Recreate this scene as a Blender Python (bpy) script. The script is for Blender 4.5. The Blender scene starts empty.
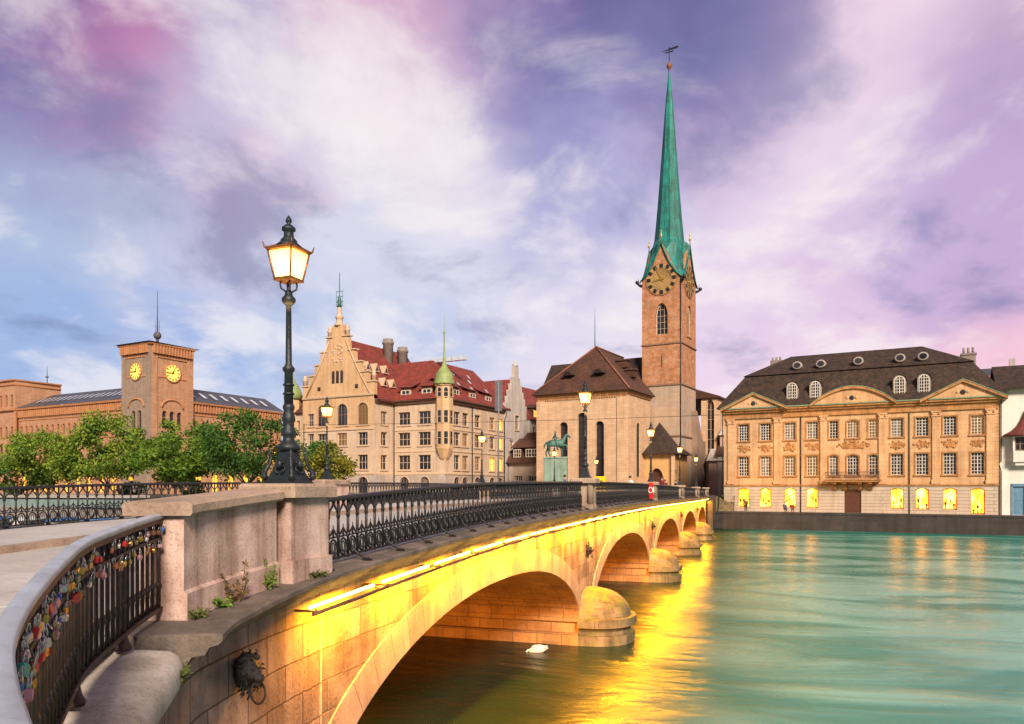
import bpy, bmesh, math, random
from mathutils import Vector, Matrix
from math import sin, cos, pi, radians as rad
random.seed(7)
scn = bpy.context.scene
COL = scn.collection

# ------------------------------------------------------------------ camera, world, sun, exposure
CAM = (5.95, 1.92, 5.5)
CAM_YAW = 17.88
cd = bpy.data.cameras.new('camera'); cam = bpy.data.objects.new('camera', cd); COL.objects.link(cam)
cam.location = CAM; cam.rotation_euler = (rad(90), 0, rad(CAM_YAW))
cd.sensor_width = 36; cd.lens = 26.37; cd.shift_y = 0.123; cd.clip_start = 0.05; cd.clip_end = 9000
scn.camera = cam
scn.view_settings.view_transform = 'Standard'; scn.view_settings.look = 'None'
scn.view_settings.gamma = 1; scn.view_settings.use_curve_mapping = False
scn.view_settings.exposure = 1.0
scn.cycles.use_denoising = True
scn.cycles.max_bounces = 6; scn.cycles.diffuse_bounces = 3; scn.cycles.glossy_bounces = 3
scn.cycles.transmission_bounces = 3; scn.cycles.caustics_reflective = False; scn.cycles.caustics_refractive = False
scn.cycles.sample_clamp_indirect = 6

SUN_AZ, SUN_EL = 150.0, 31.0         # compass angle clockwise from +Y (behind the viewer, to the right)
sd = bpy.data.lights.new('sun', 'SUN'); so = bpy.data.objects.new('sun', sd); COL.objects.link(so)
sd.energy = 3.3; sd.angle = rad(14); sd.color = (1.0, 0.80, 0.60)
_d = Vector((sin(rad(SUN_AZ)) * cos(rad(SUN_EL)), cos(rad(SUN_AZ)) * cos(rad(SUN_EL)), sin(rad(SUN_EL))))
so.rotation_euler = _d.to_track_quat('Z', 'Y').to_euler()

def lin(r, g, b):
    f = lambda c: (c / 255 / 12.92) if c <= 10 else ((c / 255 + 0.055) / 1.055) ** 2.4
    return (f(r), f(g), f(b), 1)

world = bpy.data.worlds.new('World'); scn.world = world; world.use_nodes = True
def build_world():
    nt = world.node_tree; N = nt.nodes; L = nt.links; N.clear()
    out = N.new('ShaderNodeOutputWorld')
    tc = N.new('ShaderNodeTexCoord')
    def math_(op, a, b=None, c=None, clamp=False):
        n = N.new('ShaderNodeMath'); n.operation = op; n.use_clamp = clamp
        for i, v in enumerate((a, b, c)):
            if v is None: continue
            if isinstance(v, (int, float)): n.inputs[i].default_value = v
            else: L.new(v, n.inputs[i])
        return n.outputs[0]
    nrm = N.new('ShaderNodeVectorMath'); nrm.operation = 'NORMALIZE'; L.new(tc.outputs['Generated'], nrm.inputs[0])
    D = nrm.outputs[0]
    # cloud sheet overhead, streaming away over the river towards the church
    mp = N.new('ShaderNodeMapping'); mp.vector_type = 'POINT'; mp.inputs['Rotation'].default_value = (0, 0, rad(-20)); L.new(D, mp.inputs['Vector'])
    sp = N.new('ShaderNodeSeparateXYZ'); L.new(mp.outputs[0], sp.inputs[0])
    den = math_('ADD', math_('MAXIMUM', sp.outputs[2], 0.0), 0.36)
    u = math_('DIVIDE', sp.outputs[0], den); v = math_('DIVIDE', sp.outputs[1], den)
    cmb = N.new('ShaderNodeCombineXYZ'); L.new(u, cmb.inputs[0]); L.new(math_('MULTIPLY', v, 0.95), cmb.inputs[1])
    def noise(scale, detail, rough, off, dist=0.4, vec=None):
        m = N.new('ShaderNodeMapping'); m.inputs['Location'].default_value = off
        L.new(vec or cmb.outputs[0], m.inputs['Vector'])
        n = N.new('ShaderNodeTexNoise'); n.inputs['Scale'].default_value = scale; n.inputs['Detail'].default_value = detail
        n.inputs['Roughness'].default_value = rough; n.inputs['Distortion'].default_value = dist
        L.new(m.outputs[0], n.inputs['Vector']); return n
    wn = noise(2.2, 4, .6, (3, 1, 0), .3)
    ws = N.new('ShaderNodeVectorMath'); ws.operation = 'SUBTRACT'; L.new(wn.outputs['Color'], ws.inputs[0]); ws.inputs[1].default_value = (.5, .5, .5)
    wsc = N.new('ShaderNodeVectorMath'); wsc.operation = 'SCALE'; L.new(ws.outputs[0], wsc.inputs[0]); wsc.inputs['Scale'].default_value = 0.30
    wad = N.new('ShaderNodeVectorMath'); wad.operation = 'ADD'; L.new(D, wad.inputs[0]); L.new(wsc.outputs[0], wad.inputs[1])
    wn2 = N.new('ShaderNodeVectorMath'); wn2.operation = 'NORMALIZE'; L.new(wad.outputs[0], wn2.inputs[0])
    DW = wn2.outputs[0]
    n1 = noise(2.5, 6, .58, (0.3, 2.1, 0), .25); n2 = noise(2.7, 6, .63, (5.3, 1.7, 0), .4)
    def ramp(val, a, b):
        m = N.new('ShaderNodeMapRange'); m.interpolation_type = 'SMOOTHSTEP'; m.inputs[1].default_value = a; m.inputs[2].default_value = b
        L.new(val, m.inputs[0]); return m.outputs[0]
    def mix(a, b, fac):
        n = N.new('ShaderNodeMix'); n.data_type = 'RGBA'
        if isinstance(fac, float): n.inputs[0].default_value = fac
        else: L.new(fac, n.inputs[0])
        for v, i in ((a, 6), (b, 7)):
            if isinstance(v, tuple): n.inputs[i].default_value = v
            else: L.new(v, n.inputs[i])
        return n.outputs[2]
    # colours of the cloud deck by compass direction and height above the horizon (degrees)
    SKYPTS = [(-51.4,27.7,105,90,150), (-47.5,28.7,205,122,168), (-42.7,29.8,150,130,182), (-36.8,30.8,165,148,192), (-30.1,31.7,226,172,202), (-24.1,32.1,196,156,196), (-18.4,32.2,150,130,182), (-13.1,32.1,108,98,154), (-7.5,31.8,112,102,158), (-2.0,31.2,98,84,144), (3.1,30.5,200,160,202), (8.6,29.5,248,224,236), (13.0,28.4,244,218,228), (16.1,27.6,190,160,196), (-51.4,23.6,146,128,180), (-46.4,24.7,208,150,186), (-40.5,25.8,202,196,222), (-33.7,26.8,208,204,226), (-28.2,27.3,222,192,212), (-22.2,27.6,206,182,212), (-15.0,27.6,136,128,184), (-9.3,27.4,164,154,204), (-3.4,26.9,120,106,166), (1.4,26.3,192,162,204), (6.4,25.5,250,226,236), (11.3,24.6,186,158,204), (15.4,23.6,174,150,196), (-51.4,18.6,158,166,202), (-45.5,19.7,166,176,208), (-40.1,20.5,168,174,212), (-37.1,20.9,224,188,208), (-30.1,21.5,218,214,230), (-20.3,22.0,230,220,232), (-14.2,22.0,160,160,210), (-9.3,21.8,192,184,218), (-2.4,21.3,208,184,218), (2.1,20.8,244,224,236), (7.3,20.1,224,204,228), (12.4,19.2,192,166,210), (16.0,18.5,200,172,210), (-51.4,13.9,174,190,222), (-45.5,14.8,190,196,222), (-40.1,15.4,206,204,226), (-30.1,16.2,208,212,232), (-22.6,16.5,220,218,234), (-14.2,16.5,198,194,224), (-7.5,16.3,222,210,230), (-1.0,15.9,230,210,232), (5.1,15.3,216,192,222), (9.8,14.8,200,176,218), (14.4,14.1,192,164,208), (-50.6,8.8,148,174,222), (-41.1,9.6,146,172,222), (-33.7,10.0,180,194,226), (-24.9,10.3,192,200,228), (-18.0,10.4,218,212,232), (-11.2,10.4,230,220,234), (-2.4,10.1,232,208,230), (6.4,9.5,236,202,224), (14.4,8.8,246,194,214), (-50.6,3.1,170,190,226), (-37.1,3.5,186,200,230), (-18.8,3.7,222,214,232), (-2.4,3.5,240,214,228), (14.4,3.1,248,200,214), (-78,10,140,155,195), (-78,32,90,80,125), (42,10,225,175,190), (42,30,150,125,160), (-18,48,76,68,112), (-18,70,58,56,92), (90,15,140,112,120), (150,12,120,100,105), (-150,12,90,88,110), (-110,12,96,100,130), (100,50,66,58,88), (-120,50,60,58,86), (160,45,56,52,78)]
    acc = wsum = None
    for az, el, r, g, b in SKYPTS:
        d = (sin(rad(az)) * cos(rad(el)), cos(rad(az)) * cos(rad(el)), sin(rad(el)))
        sp_ = 3.7 if -60 < az < 27 and el < 36 else 13
        k = 1.0 / (1 - cos(rad(sp_)))
        dp = N.new('ShaderNodeVectorMath'); dp.operation = 'DOT_PRODUCT'; L.new(DW, dp.inputs[0]); dp.inputs[1].default_value = d
        w = math_('EXPONENT', math_('MULTIPLY_ADD', dp.outputs['Value'], k, -k))
        cl = lin(r, g, b)
        ma = N.new('ShaderNodeVectorMath'); ma.operation = 'MULTIPLY_ADD'; L.new(w, ma.inputs[0]); ma.inputs[1].default_value = cl[:3]
        if acc is not None: L.new(acc, ma.inputs[2]); wsum = math_('ADD', wsum, w)
        else: ma.inputs[2].default_value = (1e-7, 1e-7, 1e-7); wsum = math_('ADD', w, 2e-7)
        acc = ma.outputs[0]
    iv = N.new('ShaderNodeVectorMath'); iv.operation = 'SCALE'; L.new(acc, iv.inputs[0]); L.new(math_('DIVIDE', 1.0, wsum), iv.inputs['Scale'])
    c = iv.outputs[0]
    # wisps and cloud edges, light and dark
    c = mix(c, lin(255, 244, 240), math_('MULTIPLY', ramp(n2.outputs[0], .52, .72), .45))
    c = mix(c, lin(106, 114, 162), math_('MULTIPLY', ramp(n1.outputs[0], .48, .32), .6))
    c = mix(c, lin(250, 242, 240), math_('MULTIPLY', ramp(n1.outputs[0], .49, .64), .62))
    hs = N.new('ShaderNodeHueSaturation'); hs.inputs['Saturation'].default_value = .98; L.new(c, hs.inputs['Color']); c = hs.outputs[0]
    sky = N.new('ShaderNodeTexSky'); sky.sky_type = 'NISHITA'; sky.sun_disc = False
    sky.sun_elevation = rad(SUN_EL); sky.sun_rotation = rad(SUN_AZ)
    b1 = N.new('ShaderNodeBackground'); L.new(sky.outputs[0], b1.inputs[0]); b1.inputs[1].default_value = 0.05
    b2 = N.new('ShaderNodeBackground'); L.new(c, b2.inputs[0]); b2.inputs[1].default_value = 0.545
    mx = N.new('ShaderNodeMixShader'); mx.inputs[0].default_value = 0.93
    L.new(b1.outputs[0], mx.inputs[1]); L.new(b2.outputs[0], mx.inputs[2]); L.new(mx.outputs[0], out.inputs[0])
build_world()

# ------------------------------------------------------------------ materials
MATS = {}
def mat(name, col, col2=None, rough=.75, nscale=1.2, namt=.5, brick=None, streak=0., bump=.0, bscale=None, metal=0., emit=None, estr=0., island=0., spec=.5, moss=None, fine=.0, wave=None):
    """procedural surface: noise between col and col2, optional masonry, stain streaks, moss"""
    if name in MATS: return MATS[name]
    m = bpy.data.materials.new(name); m.use_nodes = True; MATS[name] = m
    nt = m.node_tree; N = nt.nodes; L = nt.links; N.clear()
    out = N.new('ShaderNodeOutputMaterial'); p = N.new('ShaderNodeBsdfPrincipled'); L.new(p.outputs[0], out.inputs[0])
    p.inputs['Roughness'].default_value = rough; p.inputs['Metallic'].default_value = metal
    p.inputs['Specular IOR Level'].default_value = spec
    tc = N.new('ShaderNodeTexCoord')
    c4 = lambda c: (c[0], c[1], c[2], 1)
    def noise(scale, detail=5, vec=None, r=.6):
        n = N.new('ShaderNodeTexNoise'); n.inputs['Scale'].default_value = scale; n.inputs['Detail'].default_value = detail; n.inputs['Roughness'].default_value = r
        L.new(vec or tc.outputs['Object'], n.inputs['Vector']); return n.outputs[0]
    def mix(a, b, fac, mode='MIX'):
        n = N.new('ShaderNodeMix'); n.data_type = 'RGBA'; n.blend_type = mode
        for v, i in ((fac, 0), (a, 6), (b, 7)):
            if isinstance(v, (float, int, tuple)): n.inputs[i].default_value = v
            else: L.new(v, n.inputs[i])
        return n.outputs[2]
    def ramp(v, a, b, lo=0., hi=1.):
        n = N.new('ShaderNodeMapRange'); n.inputs[1].default_value = a; n.inputs[2].default_value = b; n.inputs[3].default_value = lo; n.inputs[4].default_value = hi
        L.new(v, n.inputs[0]); return n.outputs[0]
    c = c4(col); hgt = None
    if col2 is None: col2 = tuple(x * .62 for x in col)
    nz = noise(nscale)
    c = mix(c4(col), c4(col2), ramp(nz, .35, .68, 0, namt * 1.6))
    if brick:
        bw, bh, mort, mcol, var = brick
        b = N.new('ShaderNodeTexBrick'); 
        wb = N.new('ShaderNodeTexNoise'); wb.inputs['Scale'].default_value = 1.7; wb.inputs['Detail'].default_value = 3; L.new(tc.outputs['UV'], wb.inputs['Vector'])
        ws_ = N.new('ShaderNodeVectorMath'); ws_.operation = 'MULTIPLY_ADD'; L.new(wb.outputs['Color'], ws_.inputs[0]); ws_.inputs[1].default_value = (bh * .07, bh * .07, 0); L.new(tc.outputs['UV'], ws_.inputs[2]); L.new(ws_.outputs[0], b.inputs['Vector'])
        b.inputs['Scale'].default_value = 1; b.inputs['Brick Width'].default_value = bw; b.inputs['Row Height'].default_value = bh
        b.inputs['Mortar Size'].default_value = mort; b.inputs['Mortar Smooth'].default_value = .3; b.inputs['Bias'].default_value = 0
        b.inputs['Color1'].default_value = (1, 1, 1, 1); b.inputs['Color2'].default_value = (var, var, var, 1); b.inputs['Mortar'].default_value = (1, 1, 1, 1)
        c = mix(c, b.outputs['Color'], 1., 'MULTIPLY')
        c = mix(c, c4(mcol), b.outputs['Fac'])
        hgt = ramp(b.outputs['Fac'], 0, 1, 1, 0)
    if streak:
        mp = N.new('ShaderNodeMapping'); mp.inputs['Scale'].default_value = (1.6, 1.6, .12); L.new(tc.outputs['Object'], mp.inputs['Vector'])
        s = noise(1.0, 5, mp.outputs[0], .65)
        c = mix(c, mix(c, (.42, .37, .33, 1), 1., 'MULTIPLY'), ramp(s, .46, .64, 0, streak))
    if moss:
        g = N.new('ShaderNodeNewGeometry'); sx = N.new('ShaderNodeSeparateXYZ'); L.new(g.outputs['Normal'], sx.inputs[0])
        mm = N.new('ShaderNodeMath'); mm.operation = 'MULTIPLY'; L.new(ramp(sx.outputs[2], -.1, .7, .4, 1), mm.inputs[0]); L.new(ramp(noise(3.1), .45, .62), mm.inputs[1])
        c = mix(c, c4(moss), mm.outputs[0])
    if fine:
        c = mix(c, mix(c, (.55, .5, .48, 1), 1., 'MULTIPLY'), ramp(noise(nscale * 14, 3), .5, .72, 0, fine))
    if island:
        g = N.new('ShaderNodeNewGeometry')
        c = mix(c, (0.02, .02, .01, 1), ramp(g.outputs['Random Per Island'], 0, 1, 0, island))
    if isinstance(c, tuple): p.inputs['Base Color'].default_value = c
    else: L.new(c, p.inputs['Base Color'])
    if bump:
        bn = N.new('ShaderNodeBump'); bn.inputs['Strength'].default_value = bump; bn.inputs['Distance'].default_value = .03
        fz = noise(bscale or nscale * 9, 5)
        if hgt is not None:
            a = N.new('ShaderNodeMath'); a.operation = 'MULTIPLY_ADD'; L.new(fz, a.inputs[0]); a.inputs[1].default_value = .6; L.new(hgt, a.inputs[2]); fz = a.outputs[0]
        L.new(fz, bn.inputs['Height']); L.new(bn.outputs[0], p.inputs['Normal'])
    if emit:
        p.inputs['Emission Color'].default_value = c4(emit); p.inputs['Emission Strength'].default_value = estr
    return m

ST_BRIDGE = mat('bridge limestone', (.48, .355, .28), (.20, .13, .10), nscale=1.1, namt=.7, brick=(.95, .46, .014, (.13, .09, .07), .58), streak=.9, bump=.55, bscale=22, fine=.7)
ST_ABUT = mat('pink abutment blocks', (.72, .55, .49), (.50, .36, .31), nscale=.9, brick=(.95, .46, .014, (.20, .13, .11), .72), streak=.8, bump=.55, bscale=22, fine=.7)  # pink blocks, tinted paler to make up for shade under the ledge
ST_ARCHRING = mat('arch ring limestone', (.47, .35, .27), (.31, .21, .165), nscale=1.1, brick=(.62, .5, .012, (.19, .13, .10), .82), streak=.5, bump=.4, bscale=22, fine=.5)
ST_SOFFIT = mat('arch soffit masonry', (.55, .27, .09), (.30, .13, .045), nscale=.8, brick=(.9, .38, .014, (.14, .08, .05), .8), streak=.3, bump=.5, bscale=12, fine=.5)  # lamp glow inside the arches put into the stone as an orange tint
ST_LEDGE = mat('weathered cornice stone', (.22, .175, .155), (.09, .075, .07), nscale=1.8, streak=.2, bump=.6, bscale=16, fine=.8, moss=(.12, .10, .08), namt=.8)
ST_PINK = mat('pink granite', (.68, .52, .48), (.44, .30, .26), nscale=2.4, namt=.6, streak=1., bump=.3, bscale=40, fine=.8)
ST_CAP = mat('granite coping', (.42, .32, .25), (.20, .14, .11), nscale=1.3, bump=.5, bscale=34, fine=.7)
ST_PALE = mat('pale rounded coping', (.62, .57, .53), (.34, .29, .24), nscale=2.6, namt=.6, bump=.5, bscale=60, fine=.8, streak=.25)
ST_CUT = mat('cutwater stone', (.30, .22, .14), (.14, .11, .06), nscale=1.6, namt=.8, brick=(1.1, .5, .012, (.07, .055, .035), .7), bump=.7, bscale=14, moss=(.15, .16, .03), fine=.7, streak=.6)
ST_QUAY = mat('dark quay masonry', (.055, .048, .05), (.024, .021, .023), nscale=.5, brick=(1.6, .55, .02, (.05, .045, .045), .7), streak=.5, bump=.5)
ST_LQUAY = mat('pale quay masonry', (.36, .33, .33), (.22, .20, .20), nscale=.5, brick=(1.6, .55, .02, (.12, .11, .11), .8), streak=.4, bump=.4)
PAVE = mat('pale pavement slabs', (.50, .49, .50), (.38, .37, .38), nscale=.6, brick=(1.2, .8, .008, (.3, .28, .27), .93), bump=.2, fine=.4)
ASPH = mat('carriageway surface', (.46, .44, .44), (.34, .33, .33), nscale=.5, bump=.3, bscale=60, fine=.4)
COBBLE = mat('plaza paving', (.30, .27, .25), (.2, .18, .17), nscale=.3, brick=(.4, .3, .02, (.15, .13, .12), .85), bump=.3)
IRON = mat('black wrought iron', (.010, .011, .015), (.02, .018, .02), rough=.45, nscale=6, bump=.15, metal=.1)
IRONB = mat('rusty black iron bars', (.022, .019, .02), (.07, .035, .022), rough=.5, nscale=9, bump=.3, metal=.3)
RUST = mat('rust brown iron', (.17, .075, .045), (.06, .03, .022), rough=.6, nscale=7, bump=.3, metal=.2)
HANDR = mat('worn steel handrail', (.47, .55, .66), (.30, .33, .38), fine=.3, rough=.42, nscale=3.5, bump=.1, metal=.25)
LAMPMET = mat('blue grey cast iron', (.026, .037, .048), (.014, .02, .027), rough=.42, nscale=9, bump=.35, bscale=30, metal=.4)
BRASSY = mat('gilded lantern frame', (.30, .13, .03), (.12, .055, .02), rough=.4, nscale=9, metal=.5)
LANT = mat('lantern glass lit', (.9, .7, .4), rough=.3, emit=(1.0, .60, .20), estr=3.2)
BRONZE = mat('dark bronze', (.022, .021, .024), (.05, .045, .045), rough=.4, nscale=14, bump=.5, metal=.6)
VERDI = mat('verdigris bronze', (.055, .17, .15), (.03, .07, .065), rough=.55, nscale=2.2, bump=.3, metal=.2)
PATINA = mat('green copper sheet', (.006, .28, .25), (.010, .13, .125), rough=.6, nscale=.5, namt=.6, streak=.9, brick=(.6, 3.0, .045, (.008, .09, .085), .72), bump=.25)
PATEDGE = mat('pale green copper edging', (.20, .34, .22), (.14, .2, .13), rough=.6, nscale=1)
DOMEGR = mat('yellow green dome copper', (.30, .40, .13), (.2, .27, .12), rough=.55, nscale=.8, brick=(.4, .6, .02, (.16, .2, .08), .8))
GOLD = mat('gilding', (.8, .5, .1), (.6, .33, .06), rough=.3, metal=.8)
SAND = mat('warm sandstone', (.68, .43, .24), (.52, .29, .145), nscale=.5, brick=(1.3, .55, .012, (.38, .20, .11), .88), streak=.4, bump=.2)
SANDT = mat('sandstone trim', (.50, .25, .09), (.34, .16, .06), nscale=1.2, namt=.7, streak=.5, bump=.2)
RUSTIC = mat('rusticated base stone', (.52, .44, .36), (.42, .35, .29), nscale=.5, brick=(8., .42, .035, (.24, .19, .15), .95), streak=.3, bump=.4)
CHURCH = mat('choir ashlar', (.68, .47, .31), (.58, .37, .22), nscale=.45, brick=(1.0, .42, .014, (.42, .28, .17), .84), streak=.22, bump=.25, fine=.3)
TOWERM = mat('tower rubble sandstone', (.45, .18, .075), (.58, .34, .21), nscale=1.3, namt=.6, brick=(.8, .36, .014, (.36, .17, .09), .72), streak=.3, bump=.3, fine=.3)
TOWERG = mat('grey tower plinth ashlar', (.52, .36, .25), (.36, .34, .31), nscale=.25, brick=(1.0, .45, .012, (.36, .25, .18), .85), streak=.3, bump=.2)
POSTM = mat('post house brick', (.53, .31, .19), (.42, .22, .13), nscale=.4, brick=(.9, .40, .02, (.34, .17, .11), .82), streak=.3, bump=.2)
POSTSH = mat('shaded post tower brick', (.34, .27, .22), (.27, .20, .16), nscale=.4, brick=(.9, .40, .02, (.22, .15, .12), .85), streak=.3, bump=.2)  # greyer copy of the post brick; the less lit tower face put into colour
POSTT = mat('post house trim', (.52, .25, .12), (.40, .18, .09), nscale=.8, streak=.3)
STADT = mat('town hall limestone', (.62, .49, .38), (.50, .37, .28), nscale=.35, brick=(1.1, .5, .01, (.44, .32, .25), .93), streak=.3, bump=.2)
STADTO = mat('lamplit ochre stone', (.64, .43, .25), (.52, .33, .18), nscale=.4, brick=(1.0, .45, .01, (.44, .27, .13), .92), streak=.3, bump=.2)  # lamplight on the gable put into the stone as a warmer orange
STADTB = mat('town hall base stone', (.50, .43, .38), (.40, .34, .30), nscale=.4, brick=(1.0, .45, .025, (.30, .25, .21), .85), streak=.3, bump=.4)
STONEFR = mat('window surround stone', (.58, .43, .31), (.48, .34, .24), nscale=1.5)
WHITEW = mat('white render', (.74, .72, .70), (.64, .61, .59), nscale=.4, streak=.2)
GREYW = mat('pale grey render', (.50, .47, .46), (.40, .37, .36), nscale=.4, streak=.35)
ROOFRED = mat('red clay tiles', (.36, .055, .038), (.17, .04, .03), nscale=.8, namt=.7, fine=.5, brick=(.35, .30, .03, (.12, .025, .022), .62), bump=.4, rough=.8)
ROOFBR = mat('brown clay tiles', (.14, .05, .030), (.045, .024, .019), nscale=.45, brick=(.4, .32, .03, (.04, .025, .02), .55), bump=.4, rough=.85, fine=.6)
ROOFDK = mat('dark old tiles', (.018, .014, .014), (.080, .042, .028), nscale=1.5, namt=.75, brick=(.4, .32, .03, (.03, .022, .02), .5), bump=.4, rough=.85, fine=.7)
SLATE = mat('blue slate roof', (.085, .095, .125), (.05, .055, .075), rough=.4, nscale=.3, brick=(.5, .4, .03, (.03, .035, .05), .75), bump=.2)
SKYL = mat('pale rooflight glass', (.55, .62, .72), (.4, .46, .55), rough=.15, nscale=2)
WOODB = mat('dark brown door wood', (.085, .025, .018), (.05, .018, .014), nscale=2, rough=.5)
BLUEDOOR = mat('blue door paint', (.12, .26, .42), (.08, .18, .3), nscale=2)
FRW = mat('white window bars', (.72, .68, .62), (.6, .56, .5), nscale=3)
FRD = mat('brown window bars', (.26, .17, .12), (.18, .11, .08), nscale=3)
FRP = mat('pale stone mullions', (.56, .44, .34), (.46, .34, .26), nscale=3)
PANE = mat('dark window glass', (.012, .014, .02), (.05, .055, .07), rough=.12, nscale=.35)
PANEB = mat('dusky window glass', (.02, .018, .02), (.06, .045, .05), rough=.15, nscale=.3)
PANEL_ = mat('lit window glass', (.8, .5, .1), rough=.3, emit=(1.0, .42, .02), estr=.75)
def lantern_glow():
    nt = LANT.node_tree; N = nt.nodes; L = nt.links; p = [n for n in N if n.type == 'BSDF_PRINCIPLED'][0]
    tc = N.new('ShaderNodeTexCoord'); d = N.new('ShaderNodeVectorMath'); d.operation = 'DISTANCE'; L.new(tc.outputs['Object'], d.inputs[0]); d.inputs[1].default_value = (0, 0, 2.92)
    r = N.new('ShaderNodeMapRange'); r.inputs[1].default_value = .15; r.inputs[2].default_value = .36; L.new(d.outputs['Value'], r.inputs[0])
    cr = N.new('ShaderNodeValToRGB'); cr.color_ramp.elements[0].color = (3.4, 1.75, .36, 1); cr.color_ramp.elements[1].color = (1.4, .42, .03, 1); L.new(r.outputs[0], cr.inputs[0])
    L.new(cr.outputs[0], p.inputs['Emission Color']); p.inputs['Emission Strength'].default_value = 1.0
lantern_glow()
PANEW = mat('faintly lit window glass', (.05, .03, .02), rough=.12, emit=(1., .45, .10), estr=.10)
PANEC = mat('curtained window glass', (.22, .20, .19), (.06, .06, .065), rough=.15, nscale=.9, namt=.8)
def glow_mat():
    m = mat('lit shop window', (.7, .45, .1), rough=.25, emit=(1., .37, .012), estr=.6)
    nt = m.node_tree; N = nt.nodes; L = nt.links
    p = [n for n in N if n.type == 'BSDF_PRINCIPLED'][0]
    tc = N.new('ShaderNodeTexCoord')
    # things on show behind the glass, lit by spots: bright pools on an amber room
    mp = N.new('ShaderNodeMapping'); mp.inputs['Scale'].default_value = (1, 1, .55); L.new(tc.outputs['Object'], mp.inputs['Vector'])
    oi = N.new('ShaderNodeObjectInfo'); va = N.new('ShaderNodeVectorMath'); va.operation = 'ADD'; L.new(mp.outputs[0], va.inputs[0])
    sc = N.new('ShaderNodeVectorMath'); sc.operation = 'SCALE'; L.new(oi.outputs['Location'], sc.inputs[0]); sc.inputs['Scale'].default_value = .37; L.new(sc.outputs[0], va.inputs[1])
    n = N.new('ShaderNodeTexNoise'); n.inputs['Scale'].default_value = 1.25; n.inputs['Detail'].default_value = 3; L.new(va.outputs[0], n.inputs['Vector'])
    r = N.new('ShaderNodeMapRange'); r.inputs[1].default_value = .34; r.inputs[2].default_value = .66; r.inputs[3].default_value = .0; r.inputs[4].default_value = 1.0; L.new(n.outputs[0], r.inputs[0])
    cr = N.new('ShaderNodeValToRGB'); cr.color_ramp.elements[0].color = (1.3, .26, .003, 1); cr.color_ramp.elements[1].color = (8.0, 3.0, .35, 1)
    e = cr.color_ramp.elements.new(.45); e.color = (2.6, .58, .008, 1); L.new(r.outputs[0], cr.inputs[0])
    L.new(cr.outputs[0], p.inputs['Emission Color']); p.inputs['Emission Strength'].default_value = 1.0
    return m
SHOP = glow_mat()
CLOCKL = mat('lit clock face', (.9, .7, .2), rough=.4, emit=(1., .5, .05), estr=.46)
TUBE = mat('sodium tube', (1, .7, .3), emit=(1., .60, .12), estr=10.)
YELLOW = mat('yellow paint', (.85, .55, .01), (.7, .42, .01), rough=.4)
REDP = mat('red paint', (.62, .02, .02), (.5, .015, .015), rough=.4)
WHITEP = mat('white paint', (.8, .8, .8), (.7, .7, .7), rough=.4)
BLACKP = mat('black paint', (.012, .012, .014), rough=.5)
LEAF = mat('leaf green', (.30, .46, .04), (.08, .22, .02), nscale=.55, namt=.9, island=.45, rough=.6)
LEAFL = mat('light leaf green', (.40, .50, .05), (.13, .28, .025), nscale=.6, namt=.9, island=.45, rough=.6)
LEAFD = mat('deep leaf green', (.13, .30, .04), (.05, .15, .02), nscale=.5, namt=.9, island=.45, rough=.6)
LEAFY = mat('yellow green leaves', (.42, .36, .03), (.12, .20, .02), nscale=.4, namt=.7, island=.4, rough=.6)
MOSSM = mat('moss', (.10, .12, .025), (.05, .07, .015), nscale=9, island=.4, rough=.9)
WEEDR = mat('rusty weed leaves', (.30, .13, .05), (.14, .16, .04), nscale=9, island=.4)
BARK = mat('bark', (.09, .065, .05), (.05, .035, .028), nscale=3, bump=.5)
SKIN = mat('skin', (.55, .33, .24), rough=.6)
SWANW = mat('white feathers', (.80, .76, .70), (.68, .62, .55), nscale=6, rough=.7)

def tint(m):      # leaves let some light through
    nt = m.node_tree; N = nt.nodes; L = nt.links
    p = [n for n in N if n.type == 'BSDF_PRINCIPLED'][0]; out = [n for n in N if n.type == 'OUTPUT_MATERIAL'][0]
    t = N.new('ShaderNodeBsdfTranslucent'); src = p.inputs['Base Color'].links[0].from_socket; L.new(src, t.inputs[0])
    mx = N.new('ShaderNodeMixShader'); mx.inputs[0].default_value = .35; L.new(p.outputs[0], mx.inputs[1]); L.new(t.outputs[0], mx.inputs[2]); L.new(mx.outputs[0], out.inputs[0])
for _m in (LEAF, LEAFL, LEAFD, LEAFY, WEEDR): tint(_m)

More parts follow.
